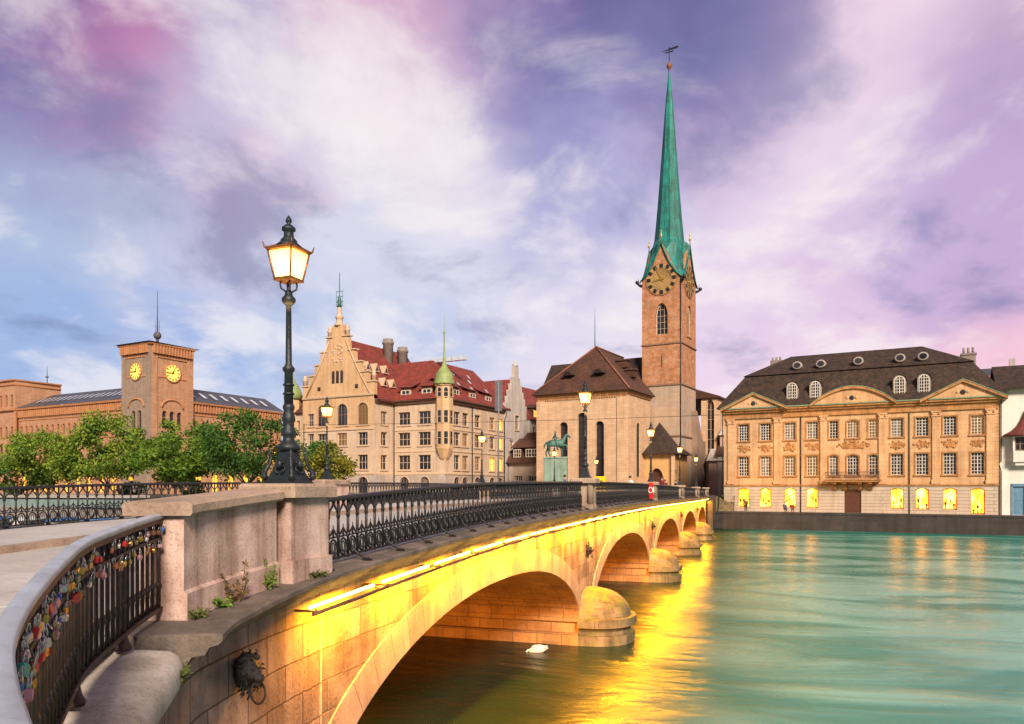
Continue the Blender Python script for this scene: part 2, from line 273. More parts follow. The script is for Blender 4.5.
def water_mat():
    m = bpy.data.materials.new('river water'); m.use_nodes = True
    nt = m.node_tree; N = nt.nodes; L = nt.links; N.clear()
    out = N.new('ShaderNodeOutputMaterial'); p = N.new('ShaderNodeBsdfPrincipled'); L.new(p.outputs[0], out.inputs[0])
    tc = N.new('ShaderNodeTexCoord')
    def mp(rz, sc, loc=(0, 0, 0)):
        n = N.new('ShaderNodeMapping'); n.inputs['Rotation'].default_value = (0, 0, rad(rz)); n.inputs['Scale'].default_value = sc; n.inputs['Location'].default_value = loc
        L.new(tc.outputs['Object'], n.inputs['Vector']); return n.outputs[0]
    def noise(vec, s, d, dist=0., r=.55):
        n = N.new('ShaderNodeTexNoise'); n.inputs['Scale'].default_value = s; n.inputs['Detail'].default_value = d; n.inputs['Distortion'].default_value = dist; n.inputs['Roughness'].default_value = r
        L.new(vec, n.inputs['Vector']); return n.outputs[0]
    big = noise(mp(12, (.065, .12, 1), (3.1, 0.4, 0)), 1., 5, 1.4)
    mid = noise(mp(4, (.22, .6, 1)), 1., 5, .8)
    fine = noise(mp(-6, (1.2, 3.4, 1)), 1., 4, .4)
    r = N.new('ShaderNodeMapRange'); r.inputs[1].default_value = .40; r.inputs[2].default_value = .58; L.new(big, r.inputs[0])
    sx = N.new('ShaderNodeSeparateXYZ'); L.new(tc.outputs['Object'], sx.inputs[0])
    mx = N.new('ShaderNodeMix'); mx.data_type = 'RGBA'
    mx.inputs[6].default_value = (.006, .17, .135, 1); mx.inputs[7].default_value = (.19, .42, .36, 1)
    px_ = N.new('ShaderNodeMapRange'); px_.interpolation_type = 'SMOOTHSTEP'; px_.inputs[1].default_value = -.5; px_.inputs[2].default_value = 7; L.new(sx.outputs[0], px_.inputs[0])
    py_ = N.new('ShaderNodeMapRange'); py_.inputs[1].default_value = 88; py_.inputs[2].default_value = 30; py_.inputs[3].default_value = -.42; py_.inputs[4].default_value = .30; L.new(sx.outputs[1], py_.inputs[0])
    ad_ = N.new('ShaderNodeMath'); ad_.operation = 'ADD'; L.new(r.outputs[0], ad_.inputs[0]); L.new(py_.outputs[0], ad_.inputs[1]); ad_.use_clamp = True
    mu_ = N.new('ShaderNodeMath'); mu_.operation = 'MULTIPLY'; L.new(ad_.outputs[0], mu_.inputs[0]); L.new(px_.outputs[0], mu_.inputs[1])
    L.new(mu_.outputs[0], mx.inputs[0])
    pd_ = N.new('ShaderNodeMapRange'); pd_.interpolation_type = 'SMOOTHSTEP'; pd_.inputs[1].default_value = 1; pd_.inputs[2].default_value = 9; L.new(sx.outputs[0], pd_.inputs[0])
    m2 = N.new('ShaderNodeMix'); m2.data_type = 'RGBA'; L.new(pd_.outputs[0], m2.inputs[0]); m2.inputs[6].default_value = (.010, .026, .016, 1); L.new(mx.outputs[2], m2.inputs[7]); mx = m2      # shade and arch reflection under the bridge put into the water colour
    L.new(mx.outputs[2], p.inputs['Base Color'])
    ir = N.new('ShaderNodeMapRange'); ir.inputs[1].default_value = .38; ir.inputs[2].default_value = .60; ir.inputs[3].default_value = 1.33; ir.inputs[4].default_value = 1.6; L.new(big, ir.inputs[0]); L.new(ir.outputs[0], p.inputs['IOR'])
    rr = N.new('ShaderNodeMapRange'); rr.inputs[1].default_value = .3; rr.inputs[2].default_value = .7; rr.inputs[3].default_value = .20; rr.inputs[4].default_value = .32; L.new(mid, rr.inputs[0])
    L.new(rr.outputs[0], p.inputs['Roughness'])
    def madd(a, k, b):
        n = N.new('ShaderNodeMath'); n.operation = 'MULTIPLY_ADD'; L.new(a, n.inputs[0]); n.inputs[1].default_value = k
        if isinstance(b, float): n.inputs[2].default_value = b
        else: L.new(b, n.inputs[2])
        return n.outputs[0]
    h = madd(big, 1.5, madd(mid, .42, madd(fine, .05, 0.)))
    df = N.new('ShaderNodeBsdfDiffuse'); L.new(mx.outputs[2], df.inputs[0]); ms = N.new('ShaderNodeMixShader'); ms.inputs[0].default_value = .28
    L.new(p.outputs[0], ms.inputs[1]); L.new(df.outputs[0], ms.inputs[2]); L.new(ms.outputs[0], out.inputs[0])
    bn = N.new('ShaderNodeBump'); bn.inputs['Strength'].default_value = .35; bn.inputs['Distance'].default_value = .55; L.new(h, bn.inputs['Height']); L.new(bn.outputs[0], p.inputs['Normal'])
    return m
WATER = water_mat()

# ------------------------------------------------------------------ mesh builder
class MB:
    def __init__(s): s.v = []; s.f = []; s.uv = {}; s.sm = set(); s.M = None
    def vert(s, p):
        p = Vector(p)
        if s.M is not None: p = s.M @ p
        s.v.append(p); return len(s.v) - 1
    def face(s, idx, uv=None, smooth=False):
        s.f.append(tuple(idx)); k = len(s.f) - 1
        if uv: s.uv[k] = uv
        if smooth: s.sm.add(k)
    def poly(s, pts, uv=None, smooth=False): s.face([s.vert(p) for p in pts], uv, smooth)
    def box(s, x0, x1, y0, y1, z0, z1):
        i = [s.vert((x, y, z)) for z in (z0, z1) for y in (y0, y1) for x in (x0, x1)]
        for q in ((0, 2, 3, 1), (4, 5, 7, 6), (0, 1, 5, 4), (2, 6, 7, 3), (0, 4, 6, 2), (1, 3, 7, 5)): s.face([i[k] for k in q])
    def bbox(s, x0, x1, y0, y1, z0, z1, b):       # box with bevelled vertical edges and top
        oct_ = lambda d: [(x0 + b + d, y0 + d), (x1 - b - d, y0 + d), (x1 - d, y0 + b + d), (x1 - d, y1 - b - d), (x1 - b - d, y1 - d), (x0 + b + d, y1 - d), (x0 + d, y1 - b - d), (x0 + d, y0 + b + d)]
        rings = [[s.vert((x, y, z)) for x, y in oct_(d)] for d, z in ((0, z0), (0, z1 - b), (b * .7, z1))]
        for a, c in zip(rings, rings[1:]):
            for k in range(8): s.face((a[k], a[(k + 1) % 8], c[(k + 1) % 8], c[k]))
        s.face(rings[-1]); s.face(rings[0][::-1])
    def prism_y(s, pts, y0, y1, smooth=False):    # outline in x,z pushed along y
        a = [s.vert((x, y0, z)) for x, z in pts]; b = [s.vert((x, y1, z)) for x, z in pts]; n = len(pts)
        s.face(a); s.face(b[::-1])
        for k in range(n): s.face((a[k], b[k], b[(k + 1) % n], a[(k + 1) % n]), smooth=smooth)
    def prism_x(s, pts, x0, x1):                   # outline in y,z pushed along x
        a = [s.vert((x0, y, z)) for y, z in pts]; b = [s.vert((x1, y, z)) for y, z in pts]; n = len(pts)
        s.face(a[::-1]); s.face(b)
        for k in range(n): s.face((a[k], a[(k + 1) % n], b[(k + 1) % n], b[k]))
    def prism_z(s, pts, z0, z1):
        a = [s.vert((x, y, z0)) for x, y in pts]; b = [s.vert((x, y, z1)) for x, y in pts]; n = len(pts)
        s.face(a[::-1]); s.face(b)
        for k in range(n): s.face((a[k], a[(k + 1) % n], b[(k + 1) % n], b[k]))
    def lathe(s, prof, seg=16, c=(0, 0, 0), a0=0., smooth=True, sx=1., sy=1.):
        rings = []
        for r, z in prof:
            rings.append([s.vert((c[0] + r * sx * cos(a0 + 2 * pi * k / seg), c[1] + r * sy * sin(a0 + 2 * pi * k / seg), c[2] + z)) for k in range(seg)])
        for a, b in zip(rings, rings[1:]):
            for k in range(seg): s.face((a[k], a[(k + 1) % seg], b[(k + 1) % seg], b[k]), smooth=smooth)
        s.face(rings[0][::-1]); s.face(rings[-1])
    def tube(s, pts, r, seg=6, closed=False, smooth=True, r2=None):
        pts = [Vector(p) for p in pts]; n = len(pts); rings = []
        up = None
        for i, p in enumerate(pts):
            if closed: t = pts[(i + 1) % n] - pts[i - 1]
            else: t = pts[min(i + 1, n - 1)] - pts[max(i - 1, 0)]
            t.normalize()
            if up is None: up = Vector((0, 0, 1)) if abs(t.z) < .9 else Vector((1, 0, 0))
            a = up.cross(t)
            if a.length < 1e-4: a = Vector((1, 0, 0)).cross(t)
            a.normalize(); b = t.cross(a); up = b
            rr = r if r2 is None else r + (r2 - r) * i / max(1, n - 1)
            if callable(r): rr = r(i / max(1, n - 1))
            rings.append([s.vert(p + a * rr * cos(2 * pi * k / seg) + b * rr * sin(2 * pi * k / seg)) for k in range(seg)])
        m = n if closed else n - 1
        for i in range(m):
            A, B = rings[i], rings[(i + 1) % n]
            for k in range(seg): s.face((A[k], A[(k + 1) % seg], B[(k + 1) % seg], B[k]), smooth=smooth)
        if not closed: s.face(rings[0][::-1]); s.face(rings[-1])
    def ball(s, c, r, seg=10, rings=6, sx=1, sy=1, sz=1):
        pr = [(max(1e-3, r * sin(pi * k / rings)), -r * cos(pi * k / rings) * sz) for k in range(rings + 1)]
        s.lathe(pr, seg, c, sx=sx, sy=sy)
    def sweep(s, prof, path, smooth=False, cap=True, z_of=None):
        """closed profile (offset to the right of travel, height) carried along a path of x,y,z"""
        path = [Vector(p) for p in path]; n = len(path); rings = []; L = 0; ls = []
        for i, p in enumerate(path):
            t = path[min(i + 1, n - 1)] - path[max(i - 1, 0)]; t.z = 0; t.normalize(); r = Vector((t.y, -t.x, 0))
            if i: L += (path[i] - path[i - 1]).length
            ls.append(L)
            rings.append([s.vert(p + r * o + Vector((0, 0, h))) for o, h in prof])
        m = len(prof); acc = [0]
        for k in range(m): acc.append(acc[-1] + math.dist(prof[k], prof[(k + 1) % m]))
        for i in range(n - 1):
            for k in range(m):
                q = (k + 1) % m
                s.face((rings[i][k], rings[i][q], rings[i + 1][q], rings[i + 1][k]), uv=[(ls[i], acc[k]), (ls[i], acc[k + 1]), (ls[i + 1], acc[k + 1]), (ls[i + 1], acc[k])], smooth=smooth)
        if cap: s.face(rings[0][::-1]); s.face(rings[-1])
    def mesh(s, name, m):
        me = bpy.data.meshes.new(name); me.from_pydata([tuple(v) for v in s.v], [], s.f)
        if m: me.materials.append(m)
        uvl = me.uv_layers.new(name='UVMap')
        flat = [0.0] * (2 * len(me.loops)); Z = Vector((0, 0, 1))
        sm = [False] * len(me.polygons)
        for p in me.polygons:
            e = s.uv.get(p.index)
            if e is None:
                nn = p.normal
                if abs(nn.z) > .9: T, B = Vector((1, 0, 0)), Vector((0, 1, 0))
                else: T = Z.cross(nn); T.normalize(); B = nn.cross(T)
            for j, li in enumerate(p.loop_indices):
                if e is not None: a, b = e[j]
                else:
                    co = me.vertices[me.loops[li].vertex_index].co; a, b = co.dot(T), co.dot(B)
                flat[2 * li] = a; flat[2 * li + 1] = b
            if p.index in s.sm: sm[p.index] = True
        uvl.data.foreach_set('uv', flat); me.polygons.foreach_set('use_smooth', sm)
        me.validate(); me.update(); return me
    def build(s, name, m, parent=None, loc=(0, 0, 0), rz=0., fix=True):
        me = s.mesh(name, m)
        if fix and s.f:
            bm = bmesh.new(); bm.from_mesh(me); bmesh.ops.recalc_face_normals(bm, faces=bm.faces); bm.to_mesh(me); bm.free()
        return link(name, me, parent, loc, rz)
def link(name, data, parent=None, loc=(0, 0, 0), rz=0.):
    o = bpy.data.objects.new(name, data); COL.objects.link(o)
    o.location = loc; o.rotation_euler = (0, 0, rz)
    if parent is not None: o.parent = parent
    return o
def tag(o, label, cat, group=None):
    o['label'] = label; o['category'] = cat
    if group: o['group'] = group
    return o
def thing(name, label, cat, loc=(0, 0, 0), rz=0., group=None):
    return tag(link(name, None, None, loc, rz), label, cat, group)
def struct(o, kind='structure'): o['kind'] = kind; return o
def copy_tree(o, parent=None):
    c = o.copy(); COL.objects.link(c)
    if parent is not None: c.parent = parent
    for ch in list(KIDS.get(o.name, o.children)): copy_tree(ch, c)
    return c
KIDS = {}
def arc(n, a0, a1, c, rx, rz_): return [(c[0] + rx * cos(a0 + (a1 - a0) * k / n), c[1] + rz_ * sin(a0 + (a1 - a0) * k / n)) for k in range(n + 1)]

# ------------------------------------------------------------------ openings, facades, windows
def arch_top(kind, u0, u1, zb, h=None):
    """points from the left springing over the crown to the right springing; zb = crown height"""
    w = u1 - u0; um = (u0 + u1) / 2
    if kind == 'rect': return [(u0, zb), (u1, zb)]
    if kind == 'round': return arc(10, pi, 0, (um, zb - w / 2), w / 2, w / 2)
    if kind == 'seg': return [(u0 + w * k / 8, zb - .16 * w * (1 - sin(pi * k / 8))) for k in range(9)]
    if kind == 'oval':  return arc(10, pi, 0, (um, zb - w * .35), w / 2, w * .35)
    if kind == 'point':
        zs = zb - w * .9; l = []
        for k in range(6): a = k / 5; l.append((u0 + w / 2 * a ** 1.5 * 1.0, zs + (zb - zs) * sin(a * pi / 2) ** .9))
        return l + [(2 * um - x, z) for x, z in l[-2::-1]]
def facade(mb, w, z0, z1, ops, T, depth=.22, u0=0.):
    """wall sheet with real openings; T(u, d, z) -> point, d = depth into the wall; ops = (u0,u1,za,zb,kind)"""
    us = sorted({u0, w} | {o[0] for o in ops} | {o[1] for o in ops}); zs = sorted({z0, z1} | {o[2] for o in ops} | {o[3] for o in ops})
    us = [u for u in us if u0 <= u <= w]; zs = [z for z in zs if z0 <= z <= z1]
    for a, b in zip(us, us[1:]):
        run = None
        for c, d in zip(zs, zs[1:]):
            um, zm = (a + b) / 2, (c + d) / 2
            hole = any(o[0] < um < o[1] and o[2] < zm < o[3] for o in ops)
            if not hole: run = (run[0], d) if run else (c, d)
            if hole and run: mb.poly([T(a, 0, run[0]), T(b, 0, run[0]), T(b, 0, run[1]), T(a, 0, run[1])]); run = None
        if run: mb.poly([T(a, 0, run[0]), T(b, 0, run[0]), T(b, 0, run[1]), T(a, 0, run[1])])
    for (a, b, c, d, kind) in ops:
        top = arch_top(kind, a, b, d)
        if kind != 'rect':
            m = len(top) // 2
            mb.poly([T(u, 0, z) for u, z in top[:m + 1]] + [T(a, 0, d)]); mb.poly([T(u, 0, z) for u, z in top[m:]] + [T(b, 0, d)])
        loop = [(a, c)] + top + [(b, c)]
        for p, q in zip(loop, loop[1:] + loop[:1]): mb.poly([T(p[0], 0, p[1]), T(q[0], 0, q[1]), T(q[0], depth, q[1]), T(p[0], depth, p[1])])
WCACHE = {}; WR = random.Random(5)
def win_mesh(w, h, kind, nx, ny, mf, mp, sur, t=.09):
    key = (round(w, 2), round(h, 2), kind, nx, ny, mf.name, mp.name, sur.name if sur else None, t)
    if key in WCACHE: return WCACHE[key]
    top = arch_top(kind, -w / 2, w / 2, h)
    loop = [(-w / 2, 0)] + top + [(w / 2, 0)]
    cx, cz = 0, h / 2
    fr = MB()
    inner = [(x * (1 - 2 * t / w), cz + (z - cz) * (1 - 2 * t / h)) for x, z in loop]
    n = len(loop)
    for i in range(n):
        j = (i + 1) % n
        fr.poly([(loop[i][0], .0, loop[i][1]), (loop[j][0], 0, loop[j][1]), (inner[j][0], 0, inner[j][1]), (inner[i][0], 0, inner[i][1])])
        fr.poly([(inner[i][0], 0, inner[i][1]), (inner[j][0], 0, inner[j][1]), (inner[j][0], .07, inner[j][1]), (inner[i][0], .07, inner[i][1])])
    b = .05 if ny > 2 else .07
    def ztop(x):
        for (xa, za), (xb, zb) in zip(top, top[1:]):
            if xa <= x <= xb: return za + (zb - za) * (x - xa) / max(1e-6, xb - xa)
        return h
    for k in range(1, nx):
        x = -w / 2 + w * k / nx; bb = b * (1.7 if nx == 2 or (nx % 2 == 0 and k == nx // 2) else 1)
        fr.box(x - bb / 2, x + bb / 2, .004, .06, .02, ztop(x) - .03)
    for k in range(1, ny):
        z = h * k / ny
        if kind in ('round', 'point') and z > h - w * .3: continue
        fr.box(-w / 2 + .03, w / 2 - .03, .008, .055, z - b / 2, z + b / 2)
    pn = MB(); pn.poly([(x, .06, z) for x, z in loop])
    sm = None
    if sur:
        s = MB(); o = .17
        outer = [(x * (1 + 2 * o / w), (cz + (z - cz) * (1 + 2 * o / h))) for x, z in loop]; lo = outer[0][1]
        outer[0] = (outer[0][0], 0); outer[-1] = (outer[-1][0], 0)
        for i in range(n - 1):
            j = i + 1
            a, b_, c, d = loop[i], loop[j], outer[j], outer[i]
            s.poly([(a[0], -.30, a[1]), (b_[0], -.30, b_[1]), (c[0], -.30, c[1]), (d[0], -.30, d[1])])
            s.poly([(d[0], -.30, d[1]), (c[0], -.30, c[1]), (c[0], -.215, c[1]), (d[0], -.215, d[1])])
            s.poly([(a[0], -.30, a[1]), (b_[0], -.30, b_[1]), (b_[0], -.2, b_[1]), (a[0], -.2, a[1])])
        s.box(-w / 2 - .26, w / 2 + .26, -.36, -.19, -.2, -.003)
        sm = s.mesh('surround', sur)
    WCACHE[key] = (fr.mesh('window', mf), pn.mesh('pane', mp), sm); return WCACHE[key]
def window(parent, x, y, z, rz, w, h, kind='rect', nx=2, ny=3, mf=None, mp=None, sur=None, t=.09, label=None):
    """a window set into its opening; x,y,z = middle of the sill on the inner plane of the reveal"""
    if mp is None: mp = WR.choice((PANE, PANE, PANE, PANEB, PANEB, PANEC, PANEW))
    fm, pm, sm = win_mesh(w, h, kind, nx, ny, mf or FRW, mp or PANE, sur, t)
    f = link('window', fm, parent, (x, y, z), rz)
    link('pane', pm, f)
    if sm: link('surround', sm, f)
    if label: f['label'] = label
    return f
# ------------------------------------------------------------------ river, land, bridge
ZT = [(-40, 3.6), (-10, 3.75), (2, 3.95), (8, 4.16), (11, 4.34), (18, 4.62), (29, 4.74), (40, 4.77), (52, 4.72), (66, 4.62), (84, 4.5), (101, 4.45), (130, 4.45)]
def zd(y):
    """height of the bridge's stone ledge along its length"""
    for i in range(len(ZT) - 1):
        if ZT[i][0] <= y <= ZT[i + 1][0]:
            p0 = ZT[max(0, i - 1)]; p1 = ZT[i]; p2 = ZT[i + 1]; p3 = ZT[min(len(ZT) - 1, i + 2)]
            h = p2[0] - p1[0]; t = (y - p1[0]) / h
            m1 = (p2[1] - p0[1]) / (p2[0] - p0[0]) * h; m2 = (p3[1] - p1[1]) / (p3[0] - p1[0]) * h
            return (2 * t ** 3 - 3 * t * t + 1) * p1[1] + (t ** 3 - 2 * t * t + t) * m1 + (-2 * t ** 3 + 3 * t * t) * p2[1] + (t ** 3 - t * t) * m2
    return 4.45
BW = 10.8                                   # rail to rail
PIERS = [29, 47.5, 66, 84.5]; PILL = [29, 47.5, 66, 84.5, 101.5]
FACE = 0.10
# curve of the right-hand parapet where the bridge flares into the quay
CP = [(0, 12.6), (0, 11.6), (0, 11.0), (.0, 10.3), (.03, 9.6), (.10, 8.8), (.23, 8.1), (.5, 7.5), (.87, 6.85), (1.31, 6.15), (1.95, 5.40), (2.57, 4.73), (3.09, 4.2), (3.55, 3.78), (3.96, 3.46), (4.27, 3.24), (4.6, 3.0), (4.92, 2.7), (5.12, 2.2), (5.15, 1.0)]
def spline(P, n=8):
    out = []
    for i in range(len(P) - 1):
        p0, p1, p2, p3 = (Vector(P[max(0, min(len(P) - 1, k))]) for k in (i - 1, i, i + 1, i + 2))
        for k in range(n):
            t = k / n
            out.append(.5 * ((2 * p1) + (p2 - p0) * t + (2 * p0 - 5 * p1 + 4 * p2 - p3) * t * t + (3 * p1 - p0 - 3 * p2 + p3) * t ** 3))
    out.append(Vector(P[-1])); return out
CURVE = spline(CP)                          # runs towards the viewer, so the river lies on its LEFT
def curve_part(ya, yb):
    """stretch of the curve between two y values (ya > yb), reversed so that the river lies on the right"""
    return [p for p in CURVE if yb <= p.y <= ya][::-1]
def flare(y): return max(0., min(1., (11.6 - y) / 3.2)) ** 1.3 * .25
def outer(ya, yb):
    """the same stretch set out towards the river where the cornice widens"""
    c = curve_part(ya, yb); o = []
    for i, p in enumerate(c):
        t = c[min(i + 1, len(c) - 1)] - c[max(i - 1, 0)]; t.normalize(); o.append(Vector((p.x + t.y * flare(p.y), p.y - t.x * flare(p.y))))
    return o
def zh0(y): return 5.3 if y > 8.05 else 4.945 + .28 * max(0, min(1, (y - 3.3) / 4.75)) ** 1.15
def railz(y): return zd(max(y, 6.2)) if y > 6.2 else 4.10 + .02

w_ = MB(); S = 4000
w_.poly([(-S, -S, 0), (S, -S, 0), (S, S, 0), (-S, S, 0)])
struct(w_.build('river_water', WATER))
# the far bank: low promenade, then the plaza behind it
g = MB(); g.poly([(-4000, 118, 4.2), (-60, 118, 4.2), (-45, 110.5, 4.2), (-24, 103.6, 4.2), (-11.2, 103.1, 4.2), (0.6, 103.1, 4.2), (0.6, 107.6, 4.2), (1.2, 126, 4.2), (40, 119, 4.2), (4000, 119, 4.2), (4000, 5000, 4.2), (-4000, 5000, 4.2)][::1])
struct(g.build('plaza_ground', COBBLE))
g = MB(); g.poly([(-4000, 60, 2.45), (-150, 92, 2.45), (-105, 92, 2.45), (-60, 94, 2.45), (-11.2, 101.5, 2.45), (-11.2, 130, 2.45), (-4000, 130, 2.45)])
struct(g.build('riverside_promenade', COBBLE))
g = MB(); g.poly([(1.0, 107.9, 2.25), (18.6, 104.8, 2.25), (43, 100.2, 2.25), (400, 33.5, 2.25), (4000, 33, 2.25), (4000, 135, 2.25), (1.0, 135, 2.25)])
struct(g.build('quay_promenade', COBBLE))
g = MB(); ep = [(p.x - .02, p.y, 3.86) for p in CURVE if p.y < 9.5]
g.poly([(-BW - .2, 9.5, 3.86)] + ep[::1] + [(5.4, -3, 3.86), (300, -60, 3.86), (300, -3000, 3.86), (-3000, -3000, 3.86), (-3000, -60, 3.86), (-BW - .2, 2, 3.86)])
struct(g.build('near_bank_ground', PAVE))

def quay(name, pts, ztop, thick, m, lab, capm):
    t = thing(name, lab, 'quay wall', (pts[0][0], pts[0][1], 0))
    P = [(x - pts[0][0], y - pts[0][1], 0) for x, y in pts]
    a = MB(); a.sweep([(0, -1.5), (0, ztop - .22), (-thick, ztop - .22), (-thick, -1.5)], P); a.build('wall', m, t)
    c = MB(); c.sweep([(.07, ztop - .22), (.07, ztop - .02), (.02, ztop + .02), (-thick, ztop + .02), (-thick, ztop - .22)], P); c.build('coping', capm, t)
    return t
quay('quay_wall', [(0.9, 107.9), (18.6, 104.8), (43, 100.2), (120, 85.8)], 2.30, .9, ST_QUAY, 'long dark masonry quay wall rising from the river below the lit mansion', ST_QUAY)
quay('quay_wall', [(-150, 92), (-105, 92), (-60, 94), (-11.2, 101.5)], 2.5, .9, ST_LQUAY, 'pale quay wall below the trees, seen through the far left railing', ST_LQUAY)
rw = thing('retaining_wall', 'stone retaining wall at the far right end of the bridge', 'retaining wall', (0.8, 101, 0))
m_ = MB(); m_.prism_x([(-.2, -1), (-.2, 3.6), (.4, 4.5), (7.4, 4.5), (7.4, -1)], -.5, .15); m_.build('wall', ST_QUAY, rw)
m_ = MB(); m_.prism_x([(7.2, 2.3), (7.2, 4.3), (12, 4.3), (26, 4.3), (26, 2.3)], -.1, .35); m_.build('upper_wall', ST_CUT, rw)
# stone steps with an iron railing down to the quay
st = thing('stone_steps', 'stone steps leading down from the bridge end to the quay', 'steps', (1.3, 108.4, 2.26))
for k in range(12):
    q = MB(); q.box(0, 2.0, k * .34, k * .34 + 4.4 - k * .34 + .01 * k, k * .165, (k + 1) * .165); q.build('step', ST_CUT, st)
sr = thing('step_railing', 'thin iron railing beside the steps at the end of the bridge', 'railing', (3.35, 108.4, 2.26))
q = MB(); q.tube([(0, 0, 1.0), (0, 4.2, 3.0)], .035); q.build('handrail', IRON, sr)
for k in range(8):
    q = MB(); q.tube([(0, .1 + k * .58, k * .26), (0, .1 + k * .58, 1.04 + k * .277)], .02); q.build('post', IRON, sr)

# ---- the bridge itself
br = thing('stone_bridge', 'arched limestone river bridge with a row of lights under its cornice', 'bridge', (0, 0, 0))
SPANS = [(11.3, 27.75), (30.25, 46.3), (48.7, 64.8), (67.2, 83.3), (85.7, 100.2)]
SPR, CRN = 0.95, 3.28
def arch_z(y):
    for a, b in SPANS:
        if a < y < b:
            t = (y - (a + b) / 2) / ((b - a) / 2)
            return SPR + (CRN - SPR) * (1 - abs(t) ** 2.25) ** .62
    return None
ys = [10.9, 11.3]
for a, b in SPANS:
    n = 44; ys += [(a + b) / 2 - (b - a) / 2 * cos(pi * k / n) for k in range(n + 1)]
ys += [102.5, 106.5]; ys = sorted(set(ys))
arch_wall, soff = MB(), MB()
XL = -BW - FACE
def lo(y, side):                      # arch height at y, or the pier foot
    z = arch_z(y + side * 1e-4); return SPR if (z is None and any(abs(y - e) < 1e-6 for s_ in SPANS for e in s_) and arch_z(y + side * 1e-2)) else (z if z is not None else -1.5)
for a, b in zip(ys, ys[1:]):
    za, zb_ = lo(a, 1), lo(b, -1)
    for x in (FACE, XL):
        arch_wall.poly([(x, a, za), (x, b, zb_), (x, b, zd(b) - .30), (x, a, zd(a) - .30)])
    if za > -1 and zb_ > -1:
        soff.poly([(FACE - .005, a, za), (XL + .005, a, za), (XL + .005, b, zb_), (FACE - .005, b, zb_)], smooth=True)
arch_wall.poly([(FACE, 106.5, -1.5), (XL, 106.5, -1.5), (XL, 106.5, 4.1), (FACE, 106.5, 4.1)])
arch_wall.build('spandrel_wall', ST_BRIDGE, br)
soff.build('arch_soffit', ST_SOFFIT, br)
for a, b in SPANS:
    r = MB(); n = 44; pr = []
    P = [((a + b) / 2 - (b - a) / 2 * cos(pi * k / n)) for k in range(n + 1)]
    P = [(y, arch_z(y) or SPR) for y in P]
    L_ = 0
    for k in range(n + 1):
        t = Vector((P[min(k + 1, n)][0] - P[max(k - 1, 0)][0], P[min(k + 1, n)][1] - P[max(k - 1, 0)][1])).normalized()
        if k: L_ += math.dist(P[k], P[k - 1])
        pr.append((P[k], (P[k][0] - t.y * .62, P[k][1] + t.x * .62), L_))
    for x, o in ((FACE, .03), ):
        for A, B in zip(pr, pr[1:]):
            (p, q, l1), (p2, q2, l2) = A, B
            r.poly([(x + o, p[0], p[1]), (x + o, p2[0], p2[1]), (x + o, q2[0], q2[1]), (x + o, q[0], q[1])], uv=[(l1, 0.02), (l2, 0.02), (l2, .48), (l1, .48)])
            r.poly([(x + o, q[0], q[1]), (x + o, q2[0], q2[1]), (x - .02, q2[0], q2[1]), (x - .02, q[0], q[1])])
            r.poly([(x + o, p[0], p[1]), (x - .004, p[0], p[1]), (x - .004, p2[0], p2[1]), (x + o, p2[0], p2[1])])
    r.build('arch_ring', ST_ARCHRING, br, fix=True)
# piers and their rounded cutwaters
for i, yc in enumerate([29.0, 47.5, 66.0, 84.5]):
    pb = MB(); hw = 1.25
    pb.box(XL - .1, FACE + .05, yc - hw - .02, yc + hw + .02, -1.5, SPR + .02)
    pb.box(XL - .2, FACE + .02, yc - hw - .28, yc + hw + .28, -1.5, .40)
    pb.box(XL - .2, FACE + .03, yc - hw - .12, yc + hw + .12, .80, SPR - .02)
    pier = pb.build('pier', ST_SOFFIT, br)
    def nose(hw_, l, n=12, x0=FACE): return [(x0, yc - hw_)] + [(x0 + .15 + (l - .15) * sin(pi * k / n) ** .8, yc - hw_ * cos(pi * k / n)) for k in range(n + 1)] + [(x0, yc + hw_)]
    c = MB(); c.prism_z(nose(hw + .26, 1.75), -1.5, .34); c.prism_z(nose(hw + .13, 1.6), .30, .62); c.prism_z(nose(hw + .30, 1.80), .62, .92)
    c.build('cutwater', ST_CUT, pier)
    d = MB(); rings = []; n = 12
    for k in range(8):
        a = k / 7 * pi / 2; s_ = cos(a) ** .75 if k < 7 else 0.02
        rings.append([d.vert((FACE + max(.0, 1.62 * s_) * (sin(pi * j / n) ** .8), yc - (hw + .12) * s_ * cos(pi * j / n), .92 + .95 * sin(a) ** 1.1)) for j in range(n + 1)])
    for A, B in zip(rings, rings[1:]):
        for j in range(n): d.face((A[j], A[j + 1], B[j + 1], B[j]), smooth=True)
    d.build('cutwater_cap', ST_CUT, pier)
# cornice ledge: straight run, then round the flare; the white coping stone goes on below it
led = [(.0, -.30), (.14, -.30), (.18, -.22), (.30, -.20), (.34, -.13), (.42, -.11), (.46, -.07), (.46, -.02), (.43, .0), (-.55, .0), (-.55, -.3)]
stp = [(p.x, p.y, zd(p.y)) for p in outer(12.6, 7.35)] + [(0, y * .5, zd(y * .5)) for y in range(26, 213)]
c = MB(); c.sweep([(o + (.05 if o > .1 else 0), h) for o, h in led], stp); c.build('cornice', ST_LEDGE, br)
c = MB(); c.sweep([(-o, h) for o, h in led][::-1], [(-BW, y, zd(y)) for y in range(3, 107)]); c.build('cornice', ST_LEDGE, br)
